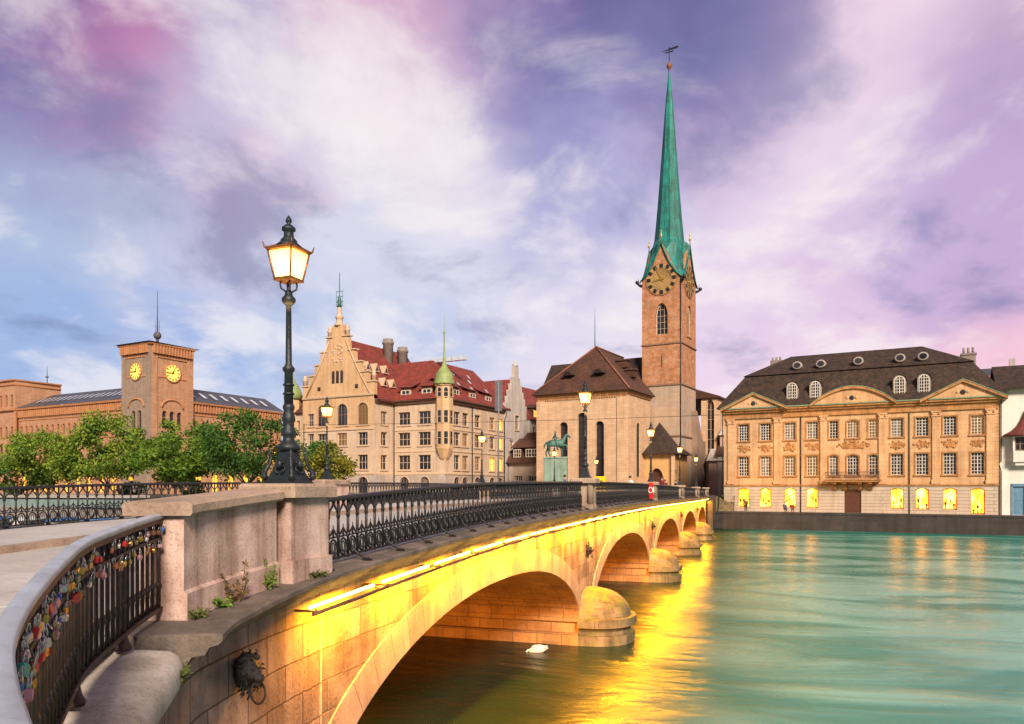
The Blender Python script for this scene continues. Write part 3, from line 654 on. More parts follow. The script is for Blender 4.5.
# deck: pavements and carriageway
def strip(name, xa, xb, dz, m, y0=2, y1=112, parent=br):
    s_ = MB(); Y = [y0 + k for k in range(y1 - y0 + 1)]
    for a, b in zip(Y, Y[1:]): s_.poly([(xa, a, zd(a) + dz), (xb, a, zd(a) + dz), (xb, b, zd(b) + dz), (xa, b, zd(b) + dz)])
    return s_.build(name, m, parent)
struct(strip('pavement', -2.6, -.05, .004, PAVE, 10, 112, None)); struct(strip('pavement', -BW + .05, -7.4, .004, PAVE, 2, 112, None))
struct(strip('carriageway', -7.4, -2.6, -.12, ASPH, 10, 112, None))
n_ = MB()
ap = [p for p in CURVE if p.y <= 10.6]
n_.poly([(-7.4, 10, zd(10) + .002), (-7.4, 2, zd(2) + .002)] + [(p.x - .1, p.y, min(zd(p.y), zh0(p.y) - 1.03) + .002) for p in ap if p.y > 2][::-1] + [(-.05, 10, zd(10) + .002)])
struct(n_.build('near_pavement', PAVE))
for x in (-7.4, -2.6):
    k_ = MB(); k_.sweep([(-.13, -.2), (-.13, .012), (.13, .012), (.13, -.2)], [(x, y, zd(y)) for y in range(10 if x > -5 else 2, 113)]); struct(k_.build('kerb', ST_CAP))
# near abutment wall under the flare
ab = MB()
cw = outer(11.28, 1.2)
pts = [(p.x, p.y) for p in cw]
L_ = 0
for i in range(len(cw) - 1):
    q = []
    for p in (cw[i], cw[i + 1]):
        j = cw.index(p); t = cw[min(j + 1, len(cw) - 1)] - cw[max(j - 1, 0)]; t.normalize(); of_ = .10 + .04 * max(0, min(1, (11.28 - p.y) / 2)); q.append((p.x + t.y * of_, p.y - t.x * of_, zd(p.y) - .285 if p.y > 7.2 else 3.8))
    (x1, y1, t1), (x2, y2, t2) = q; l2 = L_ + math.dist(q[0][:2], q[1][:2])
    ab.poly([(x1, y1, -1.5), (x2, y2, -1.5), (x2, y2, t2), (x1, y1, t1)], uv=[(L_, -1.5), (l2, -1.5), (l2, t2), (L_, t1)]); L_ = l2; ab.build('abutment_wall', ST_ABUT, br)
ws_ = MB(); P = [(p.x, p.y, max(-.16, min(0, (p.y - 7.3) * .07))) for p in spline([(q.x, q.y) for q in curve_part(7.45, 1.0)], 2)]
PR = [(-.3, 3.62), (.15, 3.62), (.36, 3.64), (.44, 3.70), (.48, 3.80), (.475, 3.93), (.44, 4.01), (.37, 4.05), (.15, 4.07), (-.3, 4.08)]
SEG = sum((P[i + 1] - P[i]).length for i in range(len(P) - 1)) if isinstance(P[0], Vector) else 0
P = [Vector(p) for p in P]; e_ = P[-1]; rg = []
for i, p in enumerate(P):
    t = P[min(i + 1, len(P) - 1)] - P[max(i - 1, 0)]; t.z = 0; t.normalize(); r = Vector((t.y, -t.x, 0)); dd_ = (e_ - p).length
    k = math.sqrt(max(0.0, 1 - max(0, 1 - dd_ / .34) ** 2)); k = max(k, .06)
    rg.append([ws_.vert(p + r * (-.3 + (o + .3) * (.35 + .65 * k)) + Vector((0, 0, 3.6 + (h - 3.6) * (.55 + .45 * k)))) for o, h in PR])
for A, B in zip(rg, rg[1:]):
    for k in range(len(PR) - 1): ws_.face((A[k], A[k + 1], B[k + 1], B[k]), smooth=True)
ws_.face(rg[-1])
o = ws_.build('rounded_coping', ST_PALE, br); o['label'] = 'pale rounded coping stone with moss along its edge'


# lion heads with mooring rings
def lion(x, y, z, rz, sc, parent, lab=None):
    b = MB()
    b.M = Matrix.Translation((x, y, z)) @ Matrix.Rotation(rz, 4, 'Z') @ Matrix.Scale(sc, 4)   # faces +x
    b.ball((.0, 0, .02), .21, 14, 9, sx=.75, sy=.92, sz=1.25)
    b.ball((.12, 0, .0), .13, 12, 8, sx=1.0, sy=.95, sz=1.05)              # face
    b.ball((.23, 0, -.05), .085, 10, 7, sx=1.0, sy=.95, sz=.85)            # muzzle
    b.ball((.29, 0, -.015), .032, 8, 5)                                     # nose
    b.ball((.19, 0, -.135), .06, 8, 5, sz=.8)                               # jaw
    for sg in (-1, 1):
        b.ball((.19, sg * .06, .07), .034, 7, 5); b.ball((.05, sg * .15, .19), .05, 7, 5)
    R_ = random.Random(3)
    for k in range(70):                                                     # mane locks
        a = R_.uniform(0, 2 * pi); rr = R_.uniform(.13, .23); l = R_.uniform(.05, .1)
        p = Vector((R_.uniform(-.02, .12) * (1.4 - rr * 3), cos(a) * rr * .92, sin(a) * rr * 1.25 + .02)); q = p + Vector((-.02, cos(a) * l * .6, sin(a) * l - .035))
        b.tube([p, (p + q) / 2 + Vector((.035, 0, 0)), q], .022, 5, r2=.006)
    h = b.build('lion_head', BRONZE, parent)
    r = MB(); r.M = b.M; r.tube([(.22 + .03 * cos(a * pi / 9), .125 * sin(a * pi / 9), -.25 - .15 * cos(a * pi / 9)) for a in range(18)], .016, 7, closed=True)
    r.build('mooring_ring', BRONZE, h)
    if lab: h['label'] = lab
lion(.50, 9.05, 3.42, rad(-8), .82, br, 'black lion head holding a ring beside the near parapet')
for yc in PIERS: lion(FACE + .0, yc, 3.25, 0, .85, br)

# ---- parapet wall, pillars
pw = thing('parapet_wall', 'curved pink granite parapet wall with coping at the near end of the bridge', 'parapet', (.1, 9.2, zd(9)))
P = [(p.x - .1, p.y - 9.2, zd(p.y) - zd(9)) for p in curve_part(9.98, 8.02)]
a = MB(); a.sweep([(-.24, -.1), (-.24, 1.06), (.24, 1.06), (.24, .30), (.275, .27), (.275, -.02)], P); a.build('wall', ST_PINK, pw)
P2 = [(p.x - .1, p.y - 9.2, zd(p.y) - zd(9)) for p in curve_part(9.99, 7.93)]
a = MB(); a.sweep([(-.33, 1.065), (.33, 1.065), (.35, 1.09), (.35, 1.17), (.31, 1.205), (-.31, 1.205), (-.34, 1.17)], P2); a.build('coping', ST_CAP, pw)
def pillar(x, y, lab, w=.36, l=.38, h=1.08, group=None, big=False):
    t = thing('stone_pillar', lab, 'pillar', (x, y, zd(y)), 0, group)
    a = MB()
    if big: a.box(-w, w, -l, l, -.05, h - .14); a.box(-w - .04, w + .04, -l - .03, l + .03, -.05, .26)
    else:   # clustered fluted shaft
        a.bbox(-w * .8, w * .8, -l * .8, l * .8, .0, h - .14, .07); a.bbox(-w, w, -l, l, -.05, .20, .05)
        for s1 in (-1, 1):
            for s2 in (-1, 1): a.lathe([(.13, .15), (.12, h - .2), (.14, h - .14)], 10, (s1 * w * .66, s2 * l * .66, 0))
    a.build('shaft', ST_PINK if big else ST_CAP, t)
    c = MB(); c.bbox(-w - .1, w + .1, -l - .1, l + .1, h - .14, h + .04, .04); c.build('cap', ST_CAP, t)
    return t
pillar(0.03, 10.56, 'pink granite lamp pier at the end of the curved parapet wall', .33, .44, 1.20, big=True)
ordn = ['first', 'second', 'third', 'fourth', 'fifth']
for i, y in enumerate(PILL):
    pillar(0.04, y, ['fluted stone pillar between the two nearest railing panels on the right of the bridge', 'stone pillar with the red life ring box on the right of the bridge', 'small stone pillar beyond the red box on the right of the bridge', 'stone pillar near the far right end of the bridge', 'last stone pillar at the church end of the right side of the bridge'][i])
for i, y in enumerate(PILL[:4]):
    pillar(-BW, y, ['pink stone pedestal under the lamp beside the left pavement', 'stone pillar under the second lamp of the left side, before the town hall', 'stone pillar under the third lamp of the left side, before the statue', 'stone pillar under the farthest lamp of the left side'][i], .42, .95 if i == 0 else .4, 1.06, big=(i == 0))

# ---- railings
def bal_mesh(sp):
    b = MB(); h = .5 * sp
    b.tube([(0, 0, .05), (0, 0, .93)], .022, 6)
    b.lathe([(.022, .36), (.034, .38), (.034, .42), (.022, .44)], 6); b.lathe([(.022, .66), (.036, .69), (.028, .74), (.02, .78)], 6)
    for sg in (-1, 1):
        b.tube([(0, 0, .70), (0, sg * h * .25, .78), (0, sg * h * .75, .85), (0, sg * sp * .62, .935)], .018, 5)       # crossing tracery
    b.tube([(0, h + .33 * sp * cos(a * pi / 6), .235 + .125 * sin(a * pi / 6)) for a in range(12)], .019, 5, closed=True)   # ring
    b.tube([(0, h + .12 * sp * cos(a * pi / 4), .235 + .085 * sin(a * pi / 4)) for a in range(8)], .012, 4, closed=True)
    b.tube([(0, 0, .47), (0, h * .45, .43), (0, h, .52), (0, h * 1.55, .43), (0, sp, .47)], .015, 5)
    b.tube([(0, h, .40), (0, h, .47), (0, h, .58)], .020, 5, r2=.006)
    return b.mesh('baluster', IRON)
BRACE = MB(); BRACE.tube([(0.02, 0, .30), (.10, 0, .16), (.24, 0, .06), (.36, 0, .035)], .018, 6); BRACE.box(.26, .4, -.03, .03, 0.002, .03); BRACE = BRACE.mesh('brace', IRON)
BALS = {}
def panel(x, ya, yb, n, lab, side=1, group=None):
    t = thing('iron_railing', lab, 'railing', (x, ya, zd(ya)), 0, group)
    sp = (yb - ya) / n; me = BALS.get(round(sp, 3))
    if me is None: me = BALS[round(sp, 3)] = bal_mesh(sp)
    P = [(0, (yb - ya) * k / 24, zd(ya + (yb - ya) * k / 24) - zd(ya)) for k in range(25)]
    a = MB(); a.sweep([(-.045, .93), (.045, .93), (.055, .955), (.05, .985), (.02, 1.0), (-.02, 1.0), (-.05, .985), (-.055, .955)], P); a.build('handrail', IRON, t)
    a = MB(); a.sweep([(-.02, .06), (.02, .06), (.02, .095), (-.02, .095)], P); a.sweep([(-.017, .375), (.017, .375), (.017, .40), (-.017, .40)], P); a.build('rail', IRON, t)
    for k in range(n):
        y = sp * k + (.06 if k == 0 else 0)
        link('baluster', me, t, (0, y, zd(ya + y) - zd(ya)))
        if k % 4 == 0: link('brace', BRACE, t, (0, y, zd(ya + y) - zd(ya)), 0 if side > 0 else pi)
    return t
RB = [(11.0, 28.64, 62), (29.4, 47.12, 62), (47.9, 65.6, 62), (66.4, 84.1, 62), (84.9, 101.1, 56)]
RL = ['long black iron railing with tracery from the near lamp pier to the first fluted pillar', 'black iron railing between the fluted pillar and the pillar with the red box', 'black iron railing just beyond the red life ring box', 'short looking iron railing beyond the third right hand pillar', 'last iron railing on the right, by the church end of the bridge']
for (a, b, n), l in zip(RB, RL): panel(0, a, b, n, l)
LL = ['black iron railing across the near left of the pavement in front of the trees', 'black iron railing beyond the pink pedestal on the left side of the bridge', 'black iron railing on the left side below the town hall turret', 'black iron railing on the left side in front of the statue', 'farthest black iron railing of the left side before the church']
for (a, b, n), l in zip([(13.0, 28.0, 52), (29.98, 47.08, 60), (47.92, 65.58, 62), (66.42, 84.08, 62)], LL): panel(-BW, a, b, n, l, -1)
# the near railing full of padlocks
lr = thing('lock_railing', 'curved rusty black railing with grey handrail hung with padlocks', 'railing', (1.0, 7.0, 0))
LP = [(p.x - 1, p.y - 7, 0) for p in curve_part(8.03, 1.0)]                 # river on the right
def lz(p): return (zd(max(p[1] + 7, 6.2)) if p[1] + 7 > 6.2 else zd(6.2))
def zh(y): return 5.215 if y > 8.05 else 4.945 + .28 * max(0, min(1, (y - 3.3) / 4.75)) ** 1.15
LPH = [(x, y, zh(y + 7)) for x, y, _ in LP]
a = MB(); a.sweep([(-.034, -.03), (.034, -.03), (.046, -.012), (.046, .008), (.034, .022), (0, .028), (-.034, .022), (-.044, .0)], LPH, smooth=True); a.build('handrail', HANDR, lr)
a = MB(); a.sweep([(-.02, -.075), (.03, -.075), (.03, -.031), (-.02, -.031)], LPH); a.build('under_rail', RUST, lr)
a = MB(); a.sweep([(-.022, -.245), (.022, -.245), (.022, -.215), (-.022, -.215)], LPH); a.sweep([(-.03, -.955), (.03, -.955), (.03, -.915), (-.03, -.915)], LPH); a.build('rail', IRONB, lr)
def along_path(P, step, start=0.):
    out = []; need = start; L = 0
    for p, q in zip(P, P[1:]):
        p, q = Vector(p), Vector(q); d = (q - p).length
        while L + d >= need:
            out.append((p + (q - p) * ((need - L) / d), math.atan2(q.y - p.y, q.x - p.x))); need += step
        L += d
    return out
b = MB(); sp = .145
b.tube([(0, 0, -.95), (0, 0, -.06)], .0185, 6)
b.lathe([(.02, -.72), (.03, -.70), (.03, -.68), (.02, -.66)], 6)
b.tube([(0, 0, -.235), (sp / 2, 0, -.08), (sp, 0, -.235)], .008, 4); b.tube([(0, 0, -.08), (sp / 2, 0, -.235), (sp, 0, -.08)], .008, 4)
b.tube([(sp / 2, 0, -.93), (sp * .78, 0, -.84), (sp * .5, 0, -.72), (sp * .22, 0, -.84), (sp / 2, 0, -.93)], .008, 4)
bm_ = b.mesh('baluster', IRONB)
LB = along_path(LPH, sp, .03)
for p, a in LB: link('baluster', bm_, lr, p, a)
pm_ = MB(); pm_.tube([(0, 0, -1.06), (0, 0, -.04)], .026, 8); pm_.lathe([(.07, -1.075), (.075, -1.05), (.05, -1.0), (.035, -.93)], 10); pm_.lathe([(.036, -.30), (.042, -.27), (.036, -.24)], 8); pm_ = pm_.mesh('post', IRONB)
for p, a in along_path(LPH, 1.45, .62): link('post', pm_, lr, p + Vector((0, 0, 0)), a)
# ---- padlocks
def lock_meshes(heart=False):
    b = MB()
    if heart:
        o = [(0, -.052), (.03, -.025), (.045, .0), (.04, .022), (.02, .03), (0, .018), (-.02, .03), (-.04, .022), (-.045, .0), (-.03, -.025)]
        b.prism_y([(x, z) for x, z in o], -.011, .011)
    else: b.M = Matrix.Rotation(pi / 2, 4, 'X'); b.bbox(-.026, .026, -.024, .024, -.012, .012, .006); b.M = None
    s = MB(); s.tube([(-.016, 0, .02), (-.016, 0, .05), (-.011, 0, .066), (0, 0, .072), (.011, 0, .066), (.016, 0, .05), (.016, 0, .02)], .0042, 6)
    return b, s.mesh('shackle', mat('lock shackle steel', (.5, .5, .5), rough=.25, metal=.9))
LCOL = {'brass': (.62, .38, .08), 'red': (.62, .02, .03), 'pink': (.72, .28, .38), 'silver': (.60, .60, .62), 'white': (.75, .72, .70), 'blue': (.04, .14, .5), 'teal': (.05, .38, .33), 'copper': (.42, .17, .09), 'black': (.03, .03, .03), 'mauve': (.45, .28, .36)}
LMESH = {}
for kx, cx_ in LCOL.items():
    b_, SHK = lock_meshes(); LMESH[kx] = b_.mesh('padlock', mat(kx + ' padlock', cx_, rough=.32, nscale=20, metal=.7 if kx in ('brass', 'silver', 'copper') else 0))
hb, _s = lock_meshes(True); HEART = hb.mesh('padlock', mat('red padlock', (.6, .02, .03)))
R_ = random.Random(11)
cols = (['brass'] * 9 + ['copper'] * 6 + ['pink'] * 3 + ['silver'] * 3 + ['red'] * 4 + ['mauve'] * 4 + ['white'] * 1 + ['black'] * 4 + ['teal'] + ['blue'])
slots = along_path(LPH, .06, 2.2)          # measured from the viewer's end of the railing
slots = [q for q in slots][::-1]             # now counted from the stone parapet
cnt = {}
def nth(n):
    a = ['', 'first', 'second', 'third', 'fourth', 'fifth', 'sixth', 'seventh', 'eighth', 'ninth', 'tenth', 'eleventh', 'twelfth', 'thirteenth', 'fourteenth', 'fifteenth', 'sixteenth', 'seventeenth', 'eighteenth', 'nineteenth', 'twentieth']
    return a[n] if n < len(a) else str(n) + 'th'
rowc = {}
for k, (p, a) in enumerate(slots):
    for row, zz in ((0, -.15), (1, -.30)):
        if R_.random() < (.42 if row == 0 else .48): continue
        kx = R_.choice(cols)
        heart = kx == 'red' and R_.random() < .5 and row == 1
        word = ('red heart shaped' if heart else kx); rn = ('upper', 'lower')[row]
        c = cnt[(word, rn)] = cnt.get((word, rn), 0) + 1
        o = Vector((sin(a), -cos(a), 0)) * (.028 + R_.uniform(0, .03))
        q = p + o + Vector((7 * 0, 0, zz + R_.uniform(-.025, .03))) + Vector((1.0, 7.0, 0))
        t = link('padlock', HEART if heart else LMESH[kx], None, q); sc = R_.uniform(.75, 1.08)
        t.rotation_euler = (R_.uniform(-.25, .25), R_.uniform(-.5, .5), a + R_.uniform(-.5, .5)); t.scale = (sc, sc, sc)
        tag(t, '%s padlock, %s such one from the stone parapet in the %s row' % (word, nth(c), rn), 'padlock', 'padlocks hung on the curved railing')
        link('shackle', SHK, t)

# ---- street lamps
def lamp(x, y, z, lab, group='lit lanterns on the bridge', rz=rad(86), h=3.58, watts=60, ornate=True):
    t = thing('street_lamp', lab, 'street lamp', (x, y, z), rz, group)
    k = h / 3.58; SX = .92 if ornate else .80
    b = MB(); b.M = Matrix.Diagonal((k * SX, k * SX, k, 1))
    sq = lambda pr: b.lathe([(r * 1.414, zz) for r, zz in pr], 4, a0=pi / 4, smooth=False)
    sq([(.24, 0), (.24, .05), (.215, .07), (.20, .10), (.17, .15), (.13, .30), (.105, .40), (.10, .44)])
    b.lathe([(.12, .44), (.165, .46), (.175, .50), (.13, .54), (.09, .58), (.08, .62), (.10, .66), (.11, .70), (.08, .75), (.078, .82), (.098, .86), (.09, .92), (.07, .98), (.085, 1.02), (.085, 1.05), (.066, 1.08)], 16)
    if ornate:
        for q in range(4):
            a = q * pi / 2 + pi / 4
            e = lambda r, zz: (r * cos(a) * 1.0, r * sin(a) * 1.0, zz)
            b.tube([e(.33, .06), e(.36, .12), e(.31, .20), e(.26, .28), e(.24, .36), e(.27, .42), e(.22, .46)], .035, 6, r2=.02)
            b.ball(e(.34, .10), .05, 7, 5)
            a2 = q * pi / 2
            for sg in (-1, 1):
                o = Vector((cos(a2), sin(a2), 0)); s_ = Vector((-sin(a2), cos(a2), 0)) * sg
                b.tube([o * .215 + s_ * (.03 + .06 * sin(w * .9)) + Vector((0, 0, .14 + .03 * w)) - o * .012 * w for w in range(7)], .014, 5)
            b.ball((.2 * cos(a2), .2 * sin(a2), .26), .045, 7, 5, sz=1.3)
    b.build('pedestal', LAMPMET, t)
    b = MB(); b.M = Matrix.Diagonal((k * SX, k * SX, k, 1))
    b.lathe([(.066, 1.06), (.06, 1.5), (.085, 1.53), (.09, 1.56), (.06, 1.59), (.046, 1.62), (.038, 2.40), (.065, 2.42), (.10, 2.46), (.10, 2.50), (.06, 2.54), (.05, 2.58), (.03, 2.62), (.03, 2.74)], 14)
    for zz in (1.2, 1.32): b.lathe([(.076, zz), (.086, zz + .015), (.076, zz + .03)], 14)
    for q in range(4):
        a = q * pi / 2 + pi / 4
        b.tube([(.03 * cos(a), .03 * sin(a), 2.58), (.11 * cos(a), .11 * sin(a), 2.63), (.12 * cos(a), .12 * sin(a), 2.69), (.09 * cos(a), .09 * sin(a), 2.75)], .014, 5)
    b.build('post', LAMPMET, t)
    z0, z1, w0, w1 = 2.75, 3.13, .130, .192
    ln = MB(); ln.M = Matrix.Scale(k, 4)
    for q in range(4):
        a = q * pi / 2 + pi / 4
        ln.tube([(w0 * 1.414 * cos(a), w0 * 1.414 * sin(a), z0), (w1 * 1.414 * cos(a), w1 * 1.414 * sin(a), z1)], .013, 5)
        ln.tube([(w1 * 1.35 * cos(a), w1 * 1.35 * sin(a), z1 + .02), (w1 * 1.62 * cos(a), w1 * 1.62 * sin(a), z1 + .03), (w1 * 1.75 * cos(a), w1 * 1.75 * sin(a), z1 + .10)], .026, 5, r2=.006)
    s2 = 1.414
    ln.lathe([(.05 * s2, z0 - .04), ((w0 + .012) * s2, z0 - .02), ((w0 + .012) * s2, z0 + .015), (.05 * s2, z0 + .02)], 4, a0=pi / 4, smooth=False)
    ln.lathe([((w1 - .03) * s2, z1 - .01), ((w1 + .02) * s2, z1), ((w1 + .025) * s2, z1 + .03), (.13 * s2, z1 + .08)], 4, a0=pi / 4, smooth=False)
    lant = ln.build('lantern', BRASSY, t)
    rf = MB(); rf.M = Matrix.Scale(k, 4)
    rf.lathe([(.20, z1 + .05), (.13, z1 + .11), (.115, z1 + .125), (.11, z1 + .15), (.07, z1 + .19), (.062, z1 + .27), (.092, z1 + .285), (.092, z1 + .32), (.045, z1 + .36), (.02, z1 + .375), (.04, z1 + .40), (.042, z1 + .43), (.02, z1 + .47), (.005, z1 + .49)], 12)
    rf.build('lantern_roof', LAMPMET, lant)
    gl = MB(); gl.M = Matrix.Scale(k, 4); i0, i1 = (w0 - .012) * s2, (w1 - .014) * s2
    gl.lathe([(i0, z0 + .02), (i1, z1 - .012)], 4, a0=pi / 4, smooth=False); gl.build('pane', LANT, lant)
    pd = bpy.data.lights.new('lamp_light', 'POINT'); pd.energy = watts; pd.color = (1, .58, .2); pd.shadow_soft_size = .3
    lo_ = bpy.data.objects.new('lamp_light', pd); COL.objects.link(lo_); lo_.parent = t; lo_.location = (0, 0, (z0 - .45) * k)
    return t
lamp(-.02, 10.62, zd(10.5) + 1.24, 'tall ornate lit lantern on the near granite pier, largest of the lamps', watts=20)
for i, (y, l) in enumerate(zip(PILL[:4], ['lit lantern on the fluted pillar in front of the choir windows', 'lit lantern on the pillar beside the red box, before the porch roof', 'lit lantern on the right side in front of the church tower base', 'farthest lit lantern of the right side, by the tower corner'])):
    lamp(.04, y, zd(y) + 1.11, l, watts=50, ornate=False)
for i, (y, l) in enumerate(zip(PILL[:4], ['lit lantern on the pink pedestal before the stepped gable house with yellow tree', 'lit lantern in front of the right wing of the red roofed town hall', 'lit lantern in front of the horse statue pedestal', 'lit lantern beside the porch roof, farthest of the left side'])):
    lamp(-BW, y, zd(y) + 1.09, l, watts=50, h=3.4, ornate=False)

# ---- lights under the cornice
def strip_lights():
    t0 = None; n = 0
    y = 10.35
    while y < 101:
        L_ = 1.85
        t = thing('strip_light', 'lit yellow strip light fixed under the stone cornice of the bridge', 'strip light', (.50, y, zd(y) - .40), 0, 'strip lights under the bridge cornice')
        t.rotation_euler = (math.atan2(zd(y + L_) - zd(y), L_), 0, 0)
        if t0 is None:
            h = MB(); h.tube([(.06, -.05, -.03), (.06, L_ + .14, -.03)], .026, 6); h.box(-.40, .06, .10, .125, -.04, -.015); h.tube([(.06, .1, -.03), (-.02, .1, .02)], .012, 5); h.tube([(.06, L_ - .1, -.03), (-.02, L_ - .1, .02)], .012, 5); hm = h.build('housing', RUST, t).data
            u = MB(); u.tube([(-.06, .06, .03), (-.06, L_ - .06, .03)], .022, 6); um = u.build('tube', TUBE, t).data
            t0 = t
            ad = bpy.data.lights.new('strip_glow', 'AREA'); ad.shape = 'RECTANGLE'; ad.size = .06; ad.size_y = .9; ad.energy = 140; ad.color = (1, .36, .003)
        else: link('housing', hm, t); link('tube', um, t)
        lo_ = bpy.data.objects.new('strip_glow', ad); COL.objects.link(lo_); lo_.parent = t; lo_.location = (-.075, L_ / 2, 0); lo_.rotation_euler = (0, rad(6), 0)
        y += 2.02
strip_lights()

# assumed unseen lamps added under the near side of each arch, lighting its vault
def assumed_arch_lights():
    for (a, b), nm in zip(SPANS, ['nearest and widest', 'second', 'third', 'fourth', 'last and smallest']):
        t = thing('assumed_arch_floodlight', 'assumed small orange floodlight, out of view under the %s arch of the bridge' % nm, 'floodlight', (-1.2, a + .55, 1.35), 0, 'assumed floodlights under the arches')
        m = MB(); m.box(-.25, .25, -.1, .12, -.1, .1); m.box(-.05, .05, -.5, -.1, -.04, .04); m.build('housing', IRON, t)
        g = MB(); g.box(-.21, .21, .121, .13, -.07, .07); g.build('lens', TUBE, t)
        d = bpy.data.lights.new('assumed_flood', 'SPOT'); d.energy = 4200; d.color = (1, .42, .05); d.spot_size = rad(110); d.spot_blend = .6; d.shadow_soft_size = .15
        l = bpy.data.objects.new('assumed_flood', d); COL.objects.link(l); l.parent = t; l.location = (0, .3, 0); l.rotation_euler = (rad(97), 0, rad(12))
assumed_arch_lights()
# ------------------------------------------------------------------ buildings
AY = rad(-10.6)
def Tf(y0=0.): return lambda u, d, z: (u, y0 + d, z)              # front wall, facing -y
def Tr(x0, y0=0.): return lambda u, d, z: (x0 - d, y0 + u, z)     # wall facing +x, u runs away from the viewer
def Tl(x0, y0=0.): return lambda u, d, z: (x0 + d, y0 + u, z)     # wall facing -x
def cornice(mb, pts, steps):
    """stepped eaves moulding: steps = (outset, z) profile carried round the footprint"""
    mb.sweep(steps, pts)

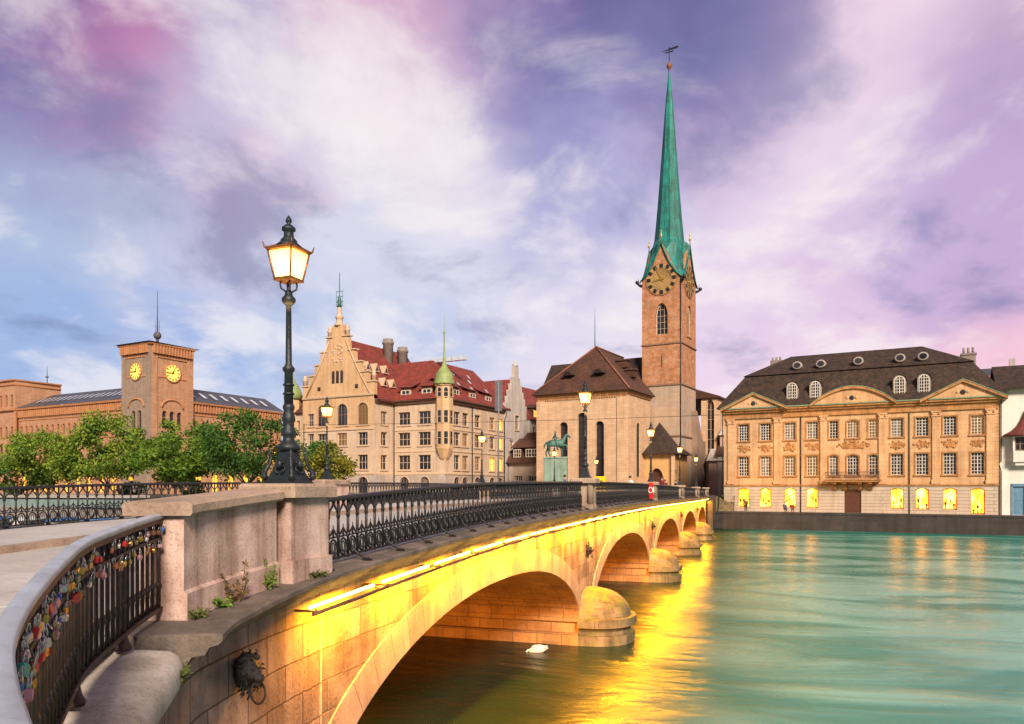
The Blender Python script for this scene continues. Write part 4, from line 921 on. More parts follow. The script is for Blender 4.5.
# ---- the lit mansion on the quay
def mansion():
    t = thing('mansion', 'baroque orange sandstone mansion with lit ground floor windows and dark mansard roof', 'mansion', (1.95, 111.25, 2.26), AY)
    W_, DP, H = 32.4, 13.0, 13.9
    cols = [(2.69, 0), (5.6, 0), (8.76, 0), (11.58, 0), (14.2, 1), (16.5, 2), (18.9, 1), (21.6, 0), (24.4, 0), (27.4, 0), (30.3, 0)]
    wall = MB(); base = MB()
    up, gr = [], []
    for u, k in cols:
        w = {0: 1.36, 1: 1.05, 2: 1.36}[k]
        up.append((u - w / 2, u + w / 2, 4.9, 7.55, 'rect' if k == 0 else ('seg' if k == 1 else 'seg')))
        up.append((u - w / 2, u + w / 2, 9.75, 12.05, 'rect' if k != 2 else 'seg'))
    for i, (u, k) in enumerate(cols):
        if k == 0: gr.append((u - .75, u + .75, .55 if i != 10 else .05, 3.25, 'seg'))
    gr.append((15.5, 17.5, .02, 3.05, 'rect'))
    facade(wall, W_, 3.7, H, up, Tf()); facade(base, W_, 0, 3.5, gr, Tf(-.06), depth=.3)
    for x0, TT in ((0, Tl(0)), (W_, Tr(W_))):
        so_ = [(u - .6, u + .6, 4.9, 7.5, 'rect') for u in (2.5, 6, 9.5)] if x0 else []
        facade(wall, DP, 3.7, H, so_, TT); facade(base, DP, 0, 3.5, [], Tl(-.06) if not x0 else Tr(W_ + .06))
        if x0:
            for a in so_: window(t, W_ - .2, (a[0] + a[1]) / 2, 4.9, rad(90), 1.2, 2.6, 'rect', 3, 6, FRW, PANE, SANDT)
    wall.poly([(0, DP, 0), (W_, DP, 0), (W_, DP, H), (0, DP, H)])
    base.poly([(-.06, -.06, 3.5), (W_ + .06, -.06, 3.5), (W_ + .06, DP, 3.5), (-.06, DP, 3.5)])
    wall.build('wall', SAND, t); base.build('base_wall', RUSTIC, t)
    for a in up:
        w = a[1] - a[0]; window(t, (a[0] + a[1]) / 2, .2, a[2], 0, w, a[3] - a[2], a[4], 4 if w > 1.2 else 3, 6, FRW, None, SANDT, .06)
    for a in gr[:-1]:
        f = window(t, (a[0] + a[1]) / 2, .2, a[2], 0, a[1] - a[0], a[3] - a[2], 'seg', 1, 1, mat('yellow window frame', (.55, .30, .06)), SHOP, None, .10)
        for kk in range(3):                            # things on display in the window
            d = MB(); uc = -.42 + kk * .42 + R_.uniform(-.08, .08); hh = R_.uniform(.5, 1.5); rr = R_.uniform(.07, .16)
            d.lathe([(rr * 1.3, .1), (rr * .5, .2), (rr * .4, hh * .6), (rr, hh * .75), (rr * .9, hh), (.02, hh + .06)], 8, (uc, .04, 0), sy=.1)
            d.build('window_display', mat('dim shop display', (.22, .08, .02)) if kk % 2 else mat('brown shop display', (.09, .04, .02)), f)
        d = MB(); d.box(-.66, .66, .02, .056, .02, .16); d.box(-.02, .02, .02, .05, .16, 2.3); d.build('window_shelf', WOODB, f)
    s = MB(); s.sweep([(0, 0), (.14, .02), (.16, .12), (.10, .2), (0, .22)], [(W_ + .06, -.05, 3.5), (0, -.05, 3.5)][::-1]); s.build('string_course', SANDT, t)
    # giant pilasters
    for u in (.95, 7.15, 13.0, 19.95, 25.9, 31.6):
        p = MB(); p.box(u - .42, u + .42, -.2, -.004, 3.78, 12.1); p.box(u - .5, u + .5, -.27, -.003, 3.74, 4.2)
        p.box(u - .5, u + .5, -.30, -.003, 12.1, 12.24); p.box(u - .46, u + .46, -.25, -.003, 12.24, 12.6); p.box(u - .56, u + .56, -.34, -.003, 12.6, 12.78)
        for sg in (-1, 1): p.ball((u + sg * .36, -.28, 12.42), .15, 8, 5)
        p.build('pilaster', SAND, t)
    e = MB(); e.box(-.02, W_ + .02, -.22, -.002, 12.80, 13.3)
    prof = [(-.02, 13.28), (.26, 13.3), (.30, 13.5), (.55, 13.55), (.62, 13.78), (.85, 13.86), (.88, 14.06), (.95, 14.15), (-.05, 14.2)]
    e.sweep(prof, [(-.0, DP, 0), (-.0, 0, 0), (W_, 0, 0), (W_, DP, 0)]); e.build('eaves_cornice', SANDT, t)
    g = MB(); g.sweep([(.80, 14.10), (1.02, 14.12), (1.02, 14.26), (-.05, 14.34)], [(-.0, DP, 0), (-.0, 0, 0), (W_, 0, 0), (W_, DP, 0)]); g.build('gutter', PATEDGE, t)
    # carved reliefs between the storeys
    for u, k in cols:
        r = MB(); w = 1.0 if k == 0 else .7
        if k == 1: continue
        if k == 2: w = 2.2
        q = random.Random(int(u * 10))
        for _ in range(26 if k == 0 else 60):
            a = q.uniform(-1, 1); b = q.uniform(-1, 1)
            if a * a + b * b > 1: continue
            r.ball((u + a * w * .9, -.03, 8.7 + b * .52 + (.25 * (1 - a * a) if k == 2 else 0)), q.uniform(.10, .2), 6, 4, sy=.5)
        r.box(u - w * .55, u + w * .55, -.06, -.004, 8.35, 9.05); r.build('carved_relief', SANDT, t)
    # pediments
    for kind, a, b, hgt in (('tri', .3, 8.0, 1.85), ('arc', 11.9, 21.0, 2.05), ('tri', 24.75, 32.7, 2.0)):
        p = MB(); m = (a + b) / 2; zb = 14.1
        if kind == 'tri': o = [(a, zb), (b, zb), (m, zb + hgt)]; top = [(a - .6, zb), (m, zb + hgt + .28), (b + .6, zb)]
        else:
            n = 14; o = [(a, zb)] + [(a + (b - a) * k / n, zb + .25 + (hgt - .25) * sin(pi * k / n) ** .85) for k in range(n + 1)] + [(b, zb)]; o = o[::-1]
            top = [(a - .5, zb + .1)] + [(a + (b - a) * k / n, zb + .45 + (hgt - .25) * sin(pi * k / n) ** .85) for k in range(n + 1)] + [(b + .5, zb + .1)]
        p.prism_y(o, -.90, 1.6)
        for sg in (-1, 1): p.ball((m + sg * .55, -.90, zb + hgt * .38), .22, 7, 5, sy=.3)
        ped = p.build('pediment', SAND, t)
        c = MB(); tk = .30
        c.prism_y(top + [(x, z - tk) for x, z in top[::-1]], -1.2, .2); c.build('pediment_moulding', SANDT, ped)
        c = MB(); c.prism_y([(x, z + .012) for x, z in top] + [(x, z + .09) for x, z in top[::-1]], -1.25, 2.4); c.build('copper_flashing', PATEDGE, ped)
        c = MB(); c.lathe([(.26, -.46), (.26, -.40)], 12, (0, 0, 0)); c.M = None
        ov = MB(); ov.M = Matrix.Translation((m, -.91, zb + hgt * .38)) @ Matrix.Rotation(pi / 2, 4, 'X'); ov.lathe([(.30, -.02), (.30, .05), (.24, .06)], 14); ov.build('oculus', PANE, ped)
    # roof
    r = MB(); z0, z1, z2 = 14.3, 19.0, 22.0; i1 = 2.6
    A = [(-.9, -.9), (W_ + .9, -.9), (W_ + .9, DP + .9), (-.9, DP + .9)]; B = [(i1 + .1, i1 - .9), (W_ - i1 - .1, i1 - .9), (W_ - i1 - .1, DP - i1 + .9), (i1 + .1, DP - i1 + .9)]
    for k in range(4):
        j = (k + 1) % 4
        r.poly([(*A[k], z0), (*A[j], z0), (*B[j], z1), (*B[k], z1)])
    r.poly([(*A[0], z0), (*A[1], z0), (*A[2], z0), (*A[3], z0)])
    r.build('lower_roof', ROOFDK, t)
    r = MB(); o = .35; C = [(B[0][0] - o, B[0][1] - o), (B[1][0] + o, B[1][1] - o), (B[2][0] + o, B[2][1] + o), (B[3][0] - o, B[3][1] + o)]
    ra, rb = (8.0, DP / 2), (W_ - 8.0, DP / 2)
    zz = z1 - .12
    r.poly([(*C[0], zz), (*C[1], zz), (*rb, z2), (*ra, z2)]); r.poly([(*C[1], zz), (*C[2], zz), (*rb, z2)]); r.poly([(*C[2], zz), (*C[3], zz), (*ra, z2), (*rb, z2)]); r.poly([(*C[3], zz), (*C[0], zz), (*ra, z2)])
    r.poly([(*C[0], zz), (*C[1], zz), (*C[2], zz), (*C[3], zz)])
    r.build('upper_roof', ROOFDK, t)
    for u in (9.1, 12.0, 21.9, 24.6):                      # arched dormers
        w = 1.15; d = MB(); y0 = -.35; zb = 14.95; h = 2.5
        arcp = arc(10, 0, pi, (u, zb + h - w / 2 - .1), w / 2 + .16, w / 2 + .16)
        d.prism_y([(u - w / 2 - .16, zb - .3), (u + w / 2 + .16, zb - .3)] + arcp, y0, 2.2); o_ = d.build('dormer', mat('weathered dormer render', (.34, .31, .29), (.22, .2, .19)), t)
        q = MB(); a2 = arc(10, 0, pi, (u, zb + h - w / 2 - .1), w / 2 + .26, w / 2 + .26); q.prism_y(a2 + [(x, z - .1) for x, z in a2[::-1]], y0 - .12, 2.4); q.build('dormer_roof', ROOFDK, o_)
        f = window(o_, u, y0 - .07, zb, 0, w, h - .1, 'round', 4, 6, FRW, PANE, None, .07)
    for u in (9.4, 12.4, 17.0, 21.9, 24.5):                # oval dormers in the upper roof
        d = MB(); y0 = B[0][1] + .3; zc = z1 + 1.0
        d.M = Matrix.Translation((u, y0, zc)) @ Matrix.Rotation(pi / 2, 4, 'X'); d.lathe([(.64, -1.9), (.64, .0), (.62, .06), (.46, .06)], 16, sy=.86); o_ = d.build('oval_dormer', mat('weathered dormer render', (.34, .31, .29), (.22, .2, .19)), t)
        q = MB(); q.M = d.M; q.lathe([(.44, .02), (.44, .072)], 16, sy=.86); q.build('pane', PANE, o_)
    for u, y in ((6.0, 6.5), (29.6, 5.5)):
        c = MB(); c.box(u - .8, u + .8, y - .5, y + .5, 18.5, 21.6 if u < 9 else 20.4); c.box(u - .9, u + .9, y - .6, y + .6, 20.2, 20.45)
        for k in (-1, 0, 1): c.lathe([(.16, 20.4), (.14, 22.1 if u < 9 else 21.2)], 8, (u + k * .5, y, 0))
        c.build('chimney', mat('sooty chimney render', (.26, .22, .21), (.15, .13, .12)), t)
    # door, balcony
    d = MB(); d.box(15.52, 17.48, .12, .2, .02, 3.04)
    for k in range(2):
        for j in range(3): d.box(15.66 + k * .98, 16.36 + k * .98, .09, .12, .2 + j * .95, 1.0 + j * .95)
    d.build('door', WOODB, t)
    b = MB(); b.box(13.3, 19.7, -1.5, -.21, 4.02, 4.22); b.box(13.2, 19.8, -1.6, -.21, 4.22, 4.32); ba = b.build('balcony', SANDT, t)
    for u in (14.4, 15.6, 17.4, 18.6): c = MB(); c.prism_x([(-.2, 2.9), (-.2, 4.02), (-1.35, 4.02), (-1.3, 3.8), (-.6, 3.55), (-.4, 3.1)], u - .22, u + .22); c.build('bracket', SANDT, ba)
    b = MB(); Pp = [(13.35, -.25, 4.32), (13.35, -1.5, 4.32), (19.65, -1.5, 4.32), (19.65, -.25, 4.32)]
    b.sweep([(-.03, .95), (.03, .95), (.03, 1.0), (-.03, 1.0)], Pp)
    for k in range(46):
        u = 13.35 + 6.3 * k / 45; b.tube([(u, -1.5, 4.32), (u, -1.6, 4.6), (u, -1.5, 5.3)], .02, 4)
        if k % 2: b.tube([(u + .14 * cos(a * pi / 3), -1.58, 4.75 + .16 * sin(a * pi / 3)) for a in range(6)], .02, 4, closed=True)
    b.build('balcony_railing', IRON, ba)
    for u in (10.15, 23.0):
        q = MB(); q.tube([(u, -.12, 3.6), (u, -.12, 13.3)], .07, 6); q.tube([(u, -.14, 0), (u, -.14, 3.6)], .07, 6); q.build('downpipe', PATINA if u > 20 else IRON, t)
    # quoins at the right corner
    q = MB()
    for k in range(22): q.box(W_ - .45 - .2 * (k % 2), W_ + .05, -.05, .3, 3.8 + k * .42, 4.16 + k * .42)
    q.build('quoins', SAND, t)
mansion()

def white_house():
    t = thing('white_house', 'white rendered riverside house with red roofed oriel and blue door', 'house', (1.95 + 32.55 * cos(AY), 111.25 + 32.55 * sin(AY), 2.26), AY)
    w = MB(); ops = [(3.6, 5.0, 12.0, 14.0, 'rect'), (1.35, 2.5, .02, 3.4, 'rect'), (2.75, 4.4, .5, 3.2, 'rect'), (6, 7.2, 5.5, 7.5, 'rect'), (6, 7.2, 9, 11, 'rect')]
    facade(w, 9, 0, 15.2, ops, Tf(.3)); facade(w, 12, 0, 15.2, [], lambda u, d, z: (0 + d, .3 + u, z)); w.poly([(9, .3, 0), (9, 12, 0), (9, 12, 15.2), (9, .3, 15.2)]); w.build('wall', WHITEW, t)
    r = MB(); r.prism_x([(-.5, 15.2), (6, 18.6), (12.6, 15.2), (12.6, 14.9), (6, 18.2), (-.5, 14.9)], -.4, 9.4); r.build('roof', ROOFDK, t)
    for a in ops:
        if a[2] > .4 and a[2] > 4: window(t, (a[0] + a[1]) / 2, .5, a[2], 0, a[1] - a[0], a[3] - a[2], 'rect', 2, 3, FRD, PANE, None)
    window(t, 3.575, .5, .5, 0, 1.65, 2.7, 'rect', 2, 1, FRD, SHOP, None)
    d = MB(); d.box(1.37, 2.48, .42, .5, .02, 3.38); d.box(1.5, 2.35, .38, .42, .3, 1.6); d.box(1.5, 2.35, .38, .42, 1.8, 3.2); d.build('door', BLUEDOOR, t)
    f = MB(); f.box(1.15, 1.33, .2, .32, 0, 3.7); f.box(2.52, 2.7, .2, .32, 0, 3.7); f.box(1.15, 4.6, .2, .32, 3.42, 3.75); f.build('shop_front', BLUEDOOR, t)
    o = MB(); o.prism_z([(.9, .3), (1.3, -.7), (3.9, -.7), (4.3, .3)], 6.3, 7.6); o.prism_z([(1.1, .3), (1.5, -.5), (3.7, -.5), (4.1, .3)], 5.9, 6.3)
    for x in (1.35, 2.6, 3.85): o.box(x - .1, x + .1, -.68, -.5, 7.6, 9.4)
    o.box(1.3, 3.9, -.4, .3, 7.6, 9.4); ob = o.build('oriel', WHITEW, t)
    window(ob, 1.98, -.5, 7.65, 0, 1.0, 1.6, 'rect', 2, 2, FRD, PANE, None); window(ob, 3.22, -.5, 7.65, 0, 1.0, 1.6, 'rect', 2, 2, FRD, PANE, None)
    q = MB(); q.lathe([(1.5, 9.4), (2.35, 9.35), (2.2, 9.6), (1.5, 10.0), (.9, 10.6), (.45, 11.4), (.1, 12.4), (.02, 12.5)], 12, (2.6, .1, 0), sy=.7); q.build('oriel_roof', mat('dark red oriel roof', (.17, .04, .035), nscale=1), ob)
    p = MB(); p.tube([(.15, .15, 0), (.15, .15, 5.2), (-.1, .15, 6.2), (.15, .15, 6.4), (.15, .15, 14.9)], .06, 6); p.build('downpipe', IRON, t)
white_house()
for (u, v, w, d, h, rh, m, rm, lab) in ((31.5, 16, 5, 7, 17.0, 3.2, mat('dull red render', (.32, .12, .09)), SLATE, 'narrow red attic house peeping over the mansion roof edge'), (37, 20, 8, 8, 17.4, 3.4, GREYW, SLATE, 'blue grey roofed house with dormers behind the white house'), (-6.5, 24, 6, 9, 9.0, 3.5, GREYW, ROOFBR, 'low grey house in the gap between church and mansion')):
    t = thing('town_house', lab, 'house', (1.95 + u * cos(AY) - v * sin(AY), 111.25 + u * sin(AY) + v * cos(AY), 2.3), AY)
    a = MB(); ops = [(w * .2, w * .2 + 1, h - 2.2, h - .7, 'rect'), (w * .6, w * .6 + 1, h - 2.2, h - .7, 'rect')]
    facade(a, w, 0, h, ops, Tf()); a.poly([(0, 0, 0), (0, d, 0), (0, d, h), (0, 0, h)]); a.poly([(w, 0, 0), (w, d, 0), (w, d, h), (w, 0, h)]); a.poly([(0, d, 0), (w, d, 0), (w, d, h), (0, d, h)]); a.build('wall', m, t)
    for q in ops: window(t, (q[0] + q[1]) / 2, .2, q[2], 0, 1, 1.5, 'rect', 2, 2, FRW, PANE, None)
    r = MB(); r.prism_x([(-.4, h - .1), (d / 2, h + rh), (d + .4, h - .1)], -.3, w + .3); rf = r.build('roof', rm, t)
    for k in range(2):
        dm = MB(); x = w * (.3 + .4 * k); dm.box(x - .6, x + .6, d * .12, d * .4, h, h + 1.5); dm.prism_y([(x - .8, h + 1.5), (x + .8, h + 1.5), (x, h + 2.1)], d * .1, d * .45); dm.build('dormer', m, rf)
    c = MB(); c.box(w * .75, w * .75 + .7, d * .5, d * .5 + .7, h + rh - 1, h + rh + 1.2); c.build('chimney', GREYW, rf)

# ---- minster church
CA = rad(-12)
def church():
    t = thing('church', 'old minster church with square clock tower and slender green copper spire', 'church', (-12.14, 113.77, 4.2), CA)
    # choir: u -15.1..0, v 0..14
    w = MB(); H = 16.0; Wd = 15.1
    f = lambda u: u + Wd
    ops = [(f(-11.2), f(-9.75), 1.0, 11.6, 'round'), (f(-8.15), f(-6.45), 1.0, 12.9, 'round'), (f(-5.1), f(-3.65), 1.0, 11.5, 'round')]
    facade(w, Wd, 0, H, ops, lambda u, d, z: (u - Wd, d, z), depth=.7)
    so = [(4.2, 5.5, 3.0, 11.4, 'round')]
    facade(w, 10.3, 0, H, so, Tr(0), depth=.16); facade(w, 14, 0, H, [], Tl(-Wd)); w.poly([(0, 10.3, 0), (-6, 10.3, 0), (-6, 10.3, H), (0, 10.3, H)]); w.build('choir_wall', CHURCH, t)
    for a in ops: window(t, (a[0] + a[1]) / 2 - Wd, .62, a[2], 0, a[1] - a[0], a[3] - a[2], 'round', 2, 9, BLACKP, PANEB, None, .06)
    window(t, -.1, 4.85, 3.0, rad(90), 1.3, 8.4, 'round', 2, 8, BLACKP, PANEB, None, .06)
    q = MB()
    for u in (-14.4, -.75): q.box(u - .75, u + .75, -.18, -.004, 0, 15.0)      # flat corner buttresses
    q.box(.004, .18, .0, 1.5, 0, 15.0); q.build('buttress', CHURCH, t)
    e = MB(); e.sweep([(.0, 15.35), (.22, 15.4), (.30, 15.7), (.5, 15.78), (.5, 16.0), (-.1, 16.0)], [(-Wd, 14, 0), (-Wd, 0, 0), (0, 0, 0), (0, 10.3, 0)])
    for k in range(36): u = -14.9 + k * .42; e.box(u, u + .2, -.17, -.003, 15.0, 15.36)
    e.build('eaves_cornice', SANDT, t)
    r = MB(); z0, z1 = 15.98, 24.0; o = .75; ap = (-Wd / 2, 6.0)
    A = [(-Wd - o, -o), (o, -o), (o, 11.0), (-Wd - o, 11.0)]
    r.poly([(*A[0], z0), (*A[1], z0), (*ap, z1)]); r.poly([(*A[1], z0), (*A[2], z0), (ap[0], 18, z1), (*ap, z1)]); r.poly([(*A[3], z0), (*A[0], z0), (*ap, z1), (ap[0], 18, z1)]); r.poly([(*A[0], z0), (*A[1], z0), (*A[2], z0), (*A[3], z0)]); rf = r.build('choir_roof', ROOFBR, t)
    r = MB(); r.tube([(A[1][0], A[1][1], z0 + .1), (ap[0], ap[1], z1 + .1)], .16, 6); r.tube([(A[0][0], A[0][1], z0 + .1), (ap[0], ap[1], z1 + .1), (ap[0], 18, z1 + .1)], .13, 6); r.build('ridge_tiles', mat('ridge tiles', (.26, .10, .06)), rf)
    for (u, v, z) in ((-10.2, 1.6, 19.0), (-5.0, 1.6, 19.0)):                   # eyebrow dormers on the hip
        d = MB(); d.M = Matrix.Translation((u, v, z)); d.prism_y(arc(8, 0, pi, (0, 0), .95, .8), -.9, 1.6); d.build('dormer', ROOFBR, rf)
        d = MB(); d.M = Matrix.Translation((u, v, z)); d.prism_y(arc(8, 0, pi, (0, .06), .62, .5), -.93, -.91); d.build('dormer_opening', BLACKP, rf)
    for (v, z) in ((8.2, 19.2), (9.2, 21.0)):
        d = MB(); d.box(-3.6 + (19.2 - z) * .9, -1.6 + (19.2 - z) * .9, v - .7, v + .7, z - .2, z + .9); d.prism_x([(v - .9, z + .9), (v + .9, z + .9), (v, z + 1.3)], -3.7 + (19.2 - z) * .9, -1.4 + (19.2 - z) * .9); d.build('dormer', ROOFBR, rf)
    fl = MB(); fl.lathe([(.28, 23.5), (.22, 24.3), (.10, 25.5), (.04, 30.5), (.02, 32)], 8, (-10.6, 12.5, 0)); fl.build('ridge_turret', PATINA, rf)
    # transept behind the choir
    w = MB(); w.box(-22, -2.9, 14.2, 25, 0, 16.8); w.box(-6, -1.2, 10.35, 16, 0, 15); w.build('transept_wall', TOWERG, t)
    r = MB(); r.prism_x([(13.6, 16.8), (19.6, 24.2), (25.6, 16.8)], -22.5, -3.3); r.build('transept_roof', ROOFDK, t)
    # tower
    X0, X1, Y0, Y1 = -3.38, 3.48, 15.84, 24.0; HT = 36.4
    w = MB(); wf = X1 - X0; ws = Y1 - Y0
    zw = 27.0
    of = [(wf / 2 - 1.05, wf / 2 + 1.05, zw, zw + 5.3, 'point'), (wf / 2 - .1, wf / 2 + .1, 21.5, 23.4, 'rect')]
    osd = [(ws / 2 - 1.1, ws / 2 + 1.1, zw, zw + 5.3, 'point')]
    zs = 18.4
    g = MB(); facade(g, wf, 0, zs, [(wf * .28, wf * .33, 8.4, 10.6, 'rect')], lambda u, d, z: (X0 + u, Y0 + d, z)); facade(g, ws, 0, zs, [(3.2, 3.5, 6, 8, 'rect')], Tr(X1, Y0)); facade(g, ws, 0, zs, [], Tl(X0, Y0)); g.poly([(X0, Y1, 0), (X1, Y1, 0), (X1, Y1, zs), (X0, Y1, zs)]); g.build('tower_base', TOWERG, t)
    facade(w, wf, zs, HT, of, lambda u, d, z: (X0 + u, Y0 + d, z), depth=.5); facade(w, ws, zs, HT, osd, Tr(X1, Y0), depth=.25); facade(w, ws, zs, HT, osd, Tl(X0, Y0), depth=.5); w.poly([(X0, Y1, zs), (X1, Y1, zs), (X1, Y1, HT), (X0, Y1, HT)])
    # gables carried up behind the clocks
    GH = 6.2
    def gab(n=10): return [(k / n * 2 - 1, GH * (1 - abs(k / n * 2 - 1)) ** 1.25) for k in range(n + 1)]
    fg = [((X0 + X1) / 2 + a * wf / 2, HT + z) for a, z in gab()]; w.prism_y(fg[::-1], Y0, Y0 + .5)
    sg = [((Y0 + Y1) / 2 + a * ws / 2, HT + z) for a, z in gab()]; w.prism_x(sg, X1 - .5, X1); w.prism_x(sg, X0, X0 + .5)
    w.build('tower_shaft', TOWERM, t)
    window(t, (X0 + X1) / 2, Y0 + .42, zw, 0, 2.1, 5.3, 'point', 3, 5, FRP, PANE, SANDT, .16); window(t, X1 - .19, (Y0 + Y1) / 2, zw, rad(90), 2.2, 5.3, 'point', 3, 5, FRP, PANE, SANDT, .16)
    s = MB(); RP = [(X0, Y1, 0), (X0, Y0, 0), (X1, Y0, 0), (X1, Y1, 0)]
    for z in (9.8, 18.4, 25.3): s = MB(); s.sweep([(0, z - .1), (.22, z), (.22, z + .12), (0, z + .3)], RP); s.build('string_course', mat('dark string course', (.22, .13, .08)), t)
    for z in range(1): pass
    pp = MB(); pp.tube([(X1 - .1, Y0 - .12, 0), (X1 - .1, Y0 - .12, HT)], .07, 6); pp.build('downpipe', IRON, t)
    # clocks
    def clock(M, R):
        c = MB(); c.M = M; c.lathe([(R, 0), (R, .12)], 40, smooth=False); f = c.build('clock_face', mat('brown clock face', (.34, .16, .07), nscale=1), t)
        k = MB(); k.M = M; k.lathe([(R * .93, .13), (R * .93, .15), (R * .66, .15), (R * .66, .13)], 40, smooth=False); k.build('clock_ring', mat('ochre clock ring', (.42, .26, .10), nscale=2), f)
        n = MB()
        for i in range(12):
            n.M = M @ Matrix.Rotation(i * pi / 6, 4, 'Z'); n.box(-R * .11, R * .11, R * .68, R * .92, .152, .18)
        n.build('hour_mark', BLACKP, f)
        h = MB()
        for a, l, wd in ((rad(27), .9, .05), (rad(100), .62, .07)):
            h.M = M @ Matrix.Rotation(a, 4, 'Z'); h.prism_z([(-R * wd, -R * .18), (R * wd, -R * .18), (R * wd * .5, R * l * .8), (0, R * l), (-R * wd * .5, R * l * .8)], .19, .22)
        h.ball((0, 0, .2), .1, 8, 5); h.build('clock_hand', GOLD, f)
    clock(Matrix.Translation(((X0 + X1) / 2, Y0 - .0, HT - .1)) @ Matrix.Rotation(pi / 2, 4, 'X'), 2.75)
    clock(Matrix.Translation((X1, (Y0 + Y1) / 2, HT - .1)) @ Matrix.Rotation(pi / 2, 4, 'Z') @ Matrix.Rotation(pi / 2, 4, 'X'), 2.75)
    # copper helm: square eaves with four gables drawn up into an octagonal needle
    h = MB(); cx, cy = (X0 + X1) / 2, (Y0 + Y1) / 2; NS = 32
    def ring(z, f, oct_):
        l = []
        for k in range(NS):
            a = 2 * pi * k / NS + pi / 4
            ca, sa = cos(a), sin(a)
            q = 1 / max(abs(ca), abs(sa)); rx, ry = wf / 2 + .25, ws / 2 + .25
            oc = cos(pi / 8) / cos(((a + pi / 8) % (pi / 4)) - pi / 8)
            s_ = q * (1 - oct_) + oc * oct_
            l.append((cx + ca * s_ * f * (rx * (1 - oct_) + 3.45 * oct_), cy + sa * s_ * f * (ry * (1 - oct_) + 3.45 * oct_), z))
        return l
    def gable_z(k):      # height of the gable edge along one side
        a = (k % 8) / 8 * 2 - 1; return GH * (1 - abs(a)) ** 1.25
    r0 = [(x, y, HT - .25 + gable_z(k)) for k, (x, y, z) in enumerate(ring(0, 1.0, 0.))]
    rings = [r0]
    rc = ring(0, .84, .35); rings.append([(x, y, max(HT + 3.2, HT + .9 + gable_z(k) * .97)) for k, (x, y, z) in enumerate(rc)])
    for z, f, oc in ((6.3, .80, .8), (7.4, .74, 1), (10, .66, 1), (14, .56, 1), (18, .47, 1), (23, .36, 1), (28, .255, 1), (32, .16, 1), (35, .08, 1), (36.8, .035, 1)): rings.append(ring(HT + z, f, oc))
    idx = [[h.vert(p) for p in rg] for rg in rings]
    for A_, B_ in zip(idx, idx[1:]):
        for k in range(NS): h.face((A_[k], A_[(k + 1) % NS], B_[(k + 1) % NS], B_[k]))
    h.face(idx[-1]); sp = h.build('spire', PATINA, t)
    e = MB(); e.tube(r0, .11, 5, closed=True); e.build('gable_edging', PATINA, sp)
    zt = HT + 36.6
    b = MB(); b.lathe([(.13, zt - .4), (.13, zt + .4), (.42, zt + .75), (.46, zt + 1.0), (.40, zt + 1.25), (.12, zt + 1.6), (.10, zt + 1.75)], 12, (cx, cy, 0)); b.build('spire_ball', mat('copper ball', (.30, .12, .06), metal=.5), sp)
    b = MB(); b.tube([(cx, cy, zt + 1.6), (cx, cy, zt + 4.3)], .07, 6); b.box(cx - .75, cx + .75, cy - .05, cy + .05, zt + 3.35, zt + 3.5); b.prism_y([(cx - 1.4, zt + 3.8), (cx + .2, zt + 4.0), (cx + 1.3, zt + 4.1), (cx + 1.7, zt + 3.9), (cx + 1.2, zt + 3.7), (cx - .2, zt + 3.75)], cy - .04, cy + .04); b.build('weathervane', BRONZE, sp)
    for x, y in ((cx, Y0 - .2), (X1 + .2, cy), (X0 - .2, cy)):
        f = MB(); f.lathe([(.1, HT + GH - .2), (.07, HT + GH + .6), (.22, HT + GH + .8), (.22, HT + GH + 1.0), (.06, HT + GH + 1.2), (.05, HT + GH + 1.5), (.14, HT + GH + 1.65), (.02, HT + GH + 1.9)], 8, (x, y, 0)); f.build('gable_finial', GOLD, sp)
    for x, y, dx, dy in ((X0, Y0, -1, -1), (X1, Y0, 1, -1), (X1, Y1, 1, 1)):
        f = MB(); f.tube([(x, y, HT - .9), (x + dx * .35, y + dy * .35, HT - .7), (x + dx * .6, y + dy * .6, HT - .4)], .26, 6, r2=.2); f.ball((x + dx * .65, y + dy * .65, HT - .3), .32, 7, 5); f.tube([(x + dx * .4, y + dy * .4, HT - .7), (x + dx * .5, y + dy * .5, HT + .4)], .12, 5, r2=.02); f.build('gargoyle', BRONZE, t)
    # nave flank to the right of the tower with its big pointed window and flying buttress
    w = MB(); nx0, nx1, ny = 3.6, 6.4, 27.0
    facade(w, nx1 - nx0, 0, 17.6, [(.9, 2.3, 6.4, 17.0, 'point')], lambda u, d, z: (nx0 + u, ny + d, z), depth=.6); facade(w, 30, 0, 17.6, [], Tr(nx1, ny)); w.build('nave_wall', CHURCH, t)
    window(t, nx0 + 1.6, ny + .5, 6.4, 0, 1.4, 10.6, 'point', 2, 6, FRP, PANEB, None, .1)
    r = MB(); r.prism_y([(-8, 22.5), (nx1 + .5, 17.5), (nx1 + .5, 17.2), (-8, 17.2)], ny - .5, ny + 30); r.build('nave_roof', ROOFBR, t)
    b = MB(); b.prism_x([(21.5, 0), (21.5, 9.5), (26.6, 9.5), (26.6, 0)], 3.5, 4.5); b.prism_x([(21.5, 9.5), (21.5, 14.5), (26.9, 7.0)], 3.52, 4.48); b.build('flying_buttress', mat('dark buttress stone', (.30, .21, .16), nscale=.5), t)  # buttress in a darker stone than the nave wall
    s = MB(); s.box(5.6, 10.4, 24.5, 27.0 - .01, 0, 6.0); s.box(7.2, 9.2, 26, 32, 6, 10.5); s.build('side_aisle', mat('pink aisle render', (.50, .36, .29), (.38, .26, .21), nscale=.5, streak=.5), t)
    s = MB(); s.prism_x([(24.0, 6.0), (27, 8.2), (27, 6.0)], 5.3, 10.7); s.prism_x([(25.6, 10.5), (29, 12.4), (32, 10.5)], 7.0, 9.4); s.build('aisle_roof', GREYW, t)
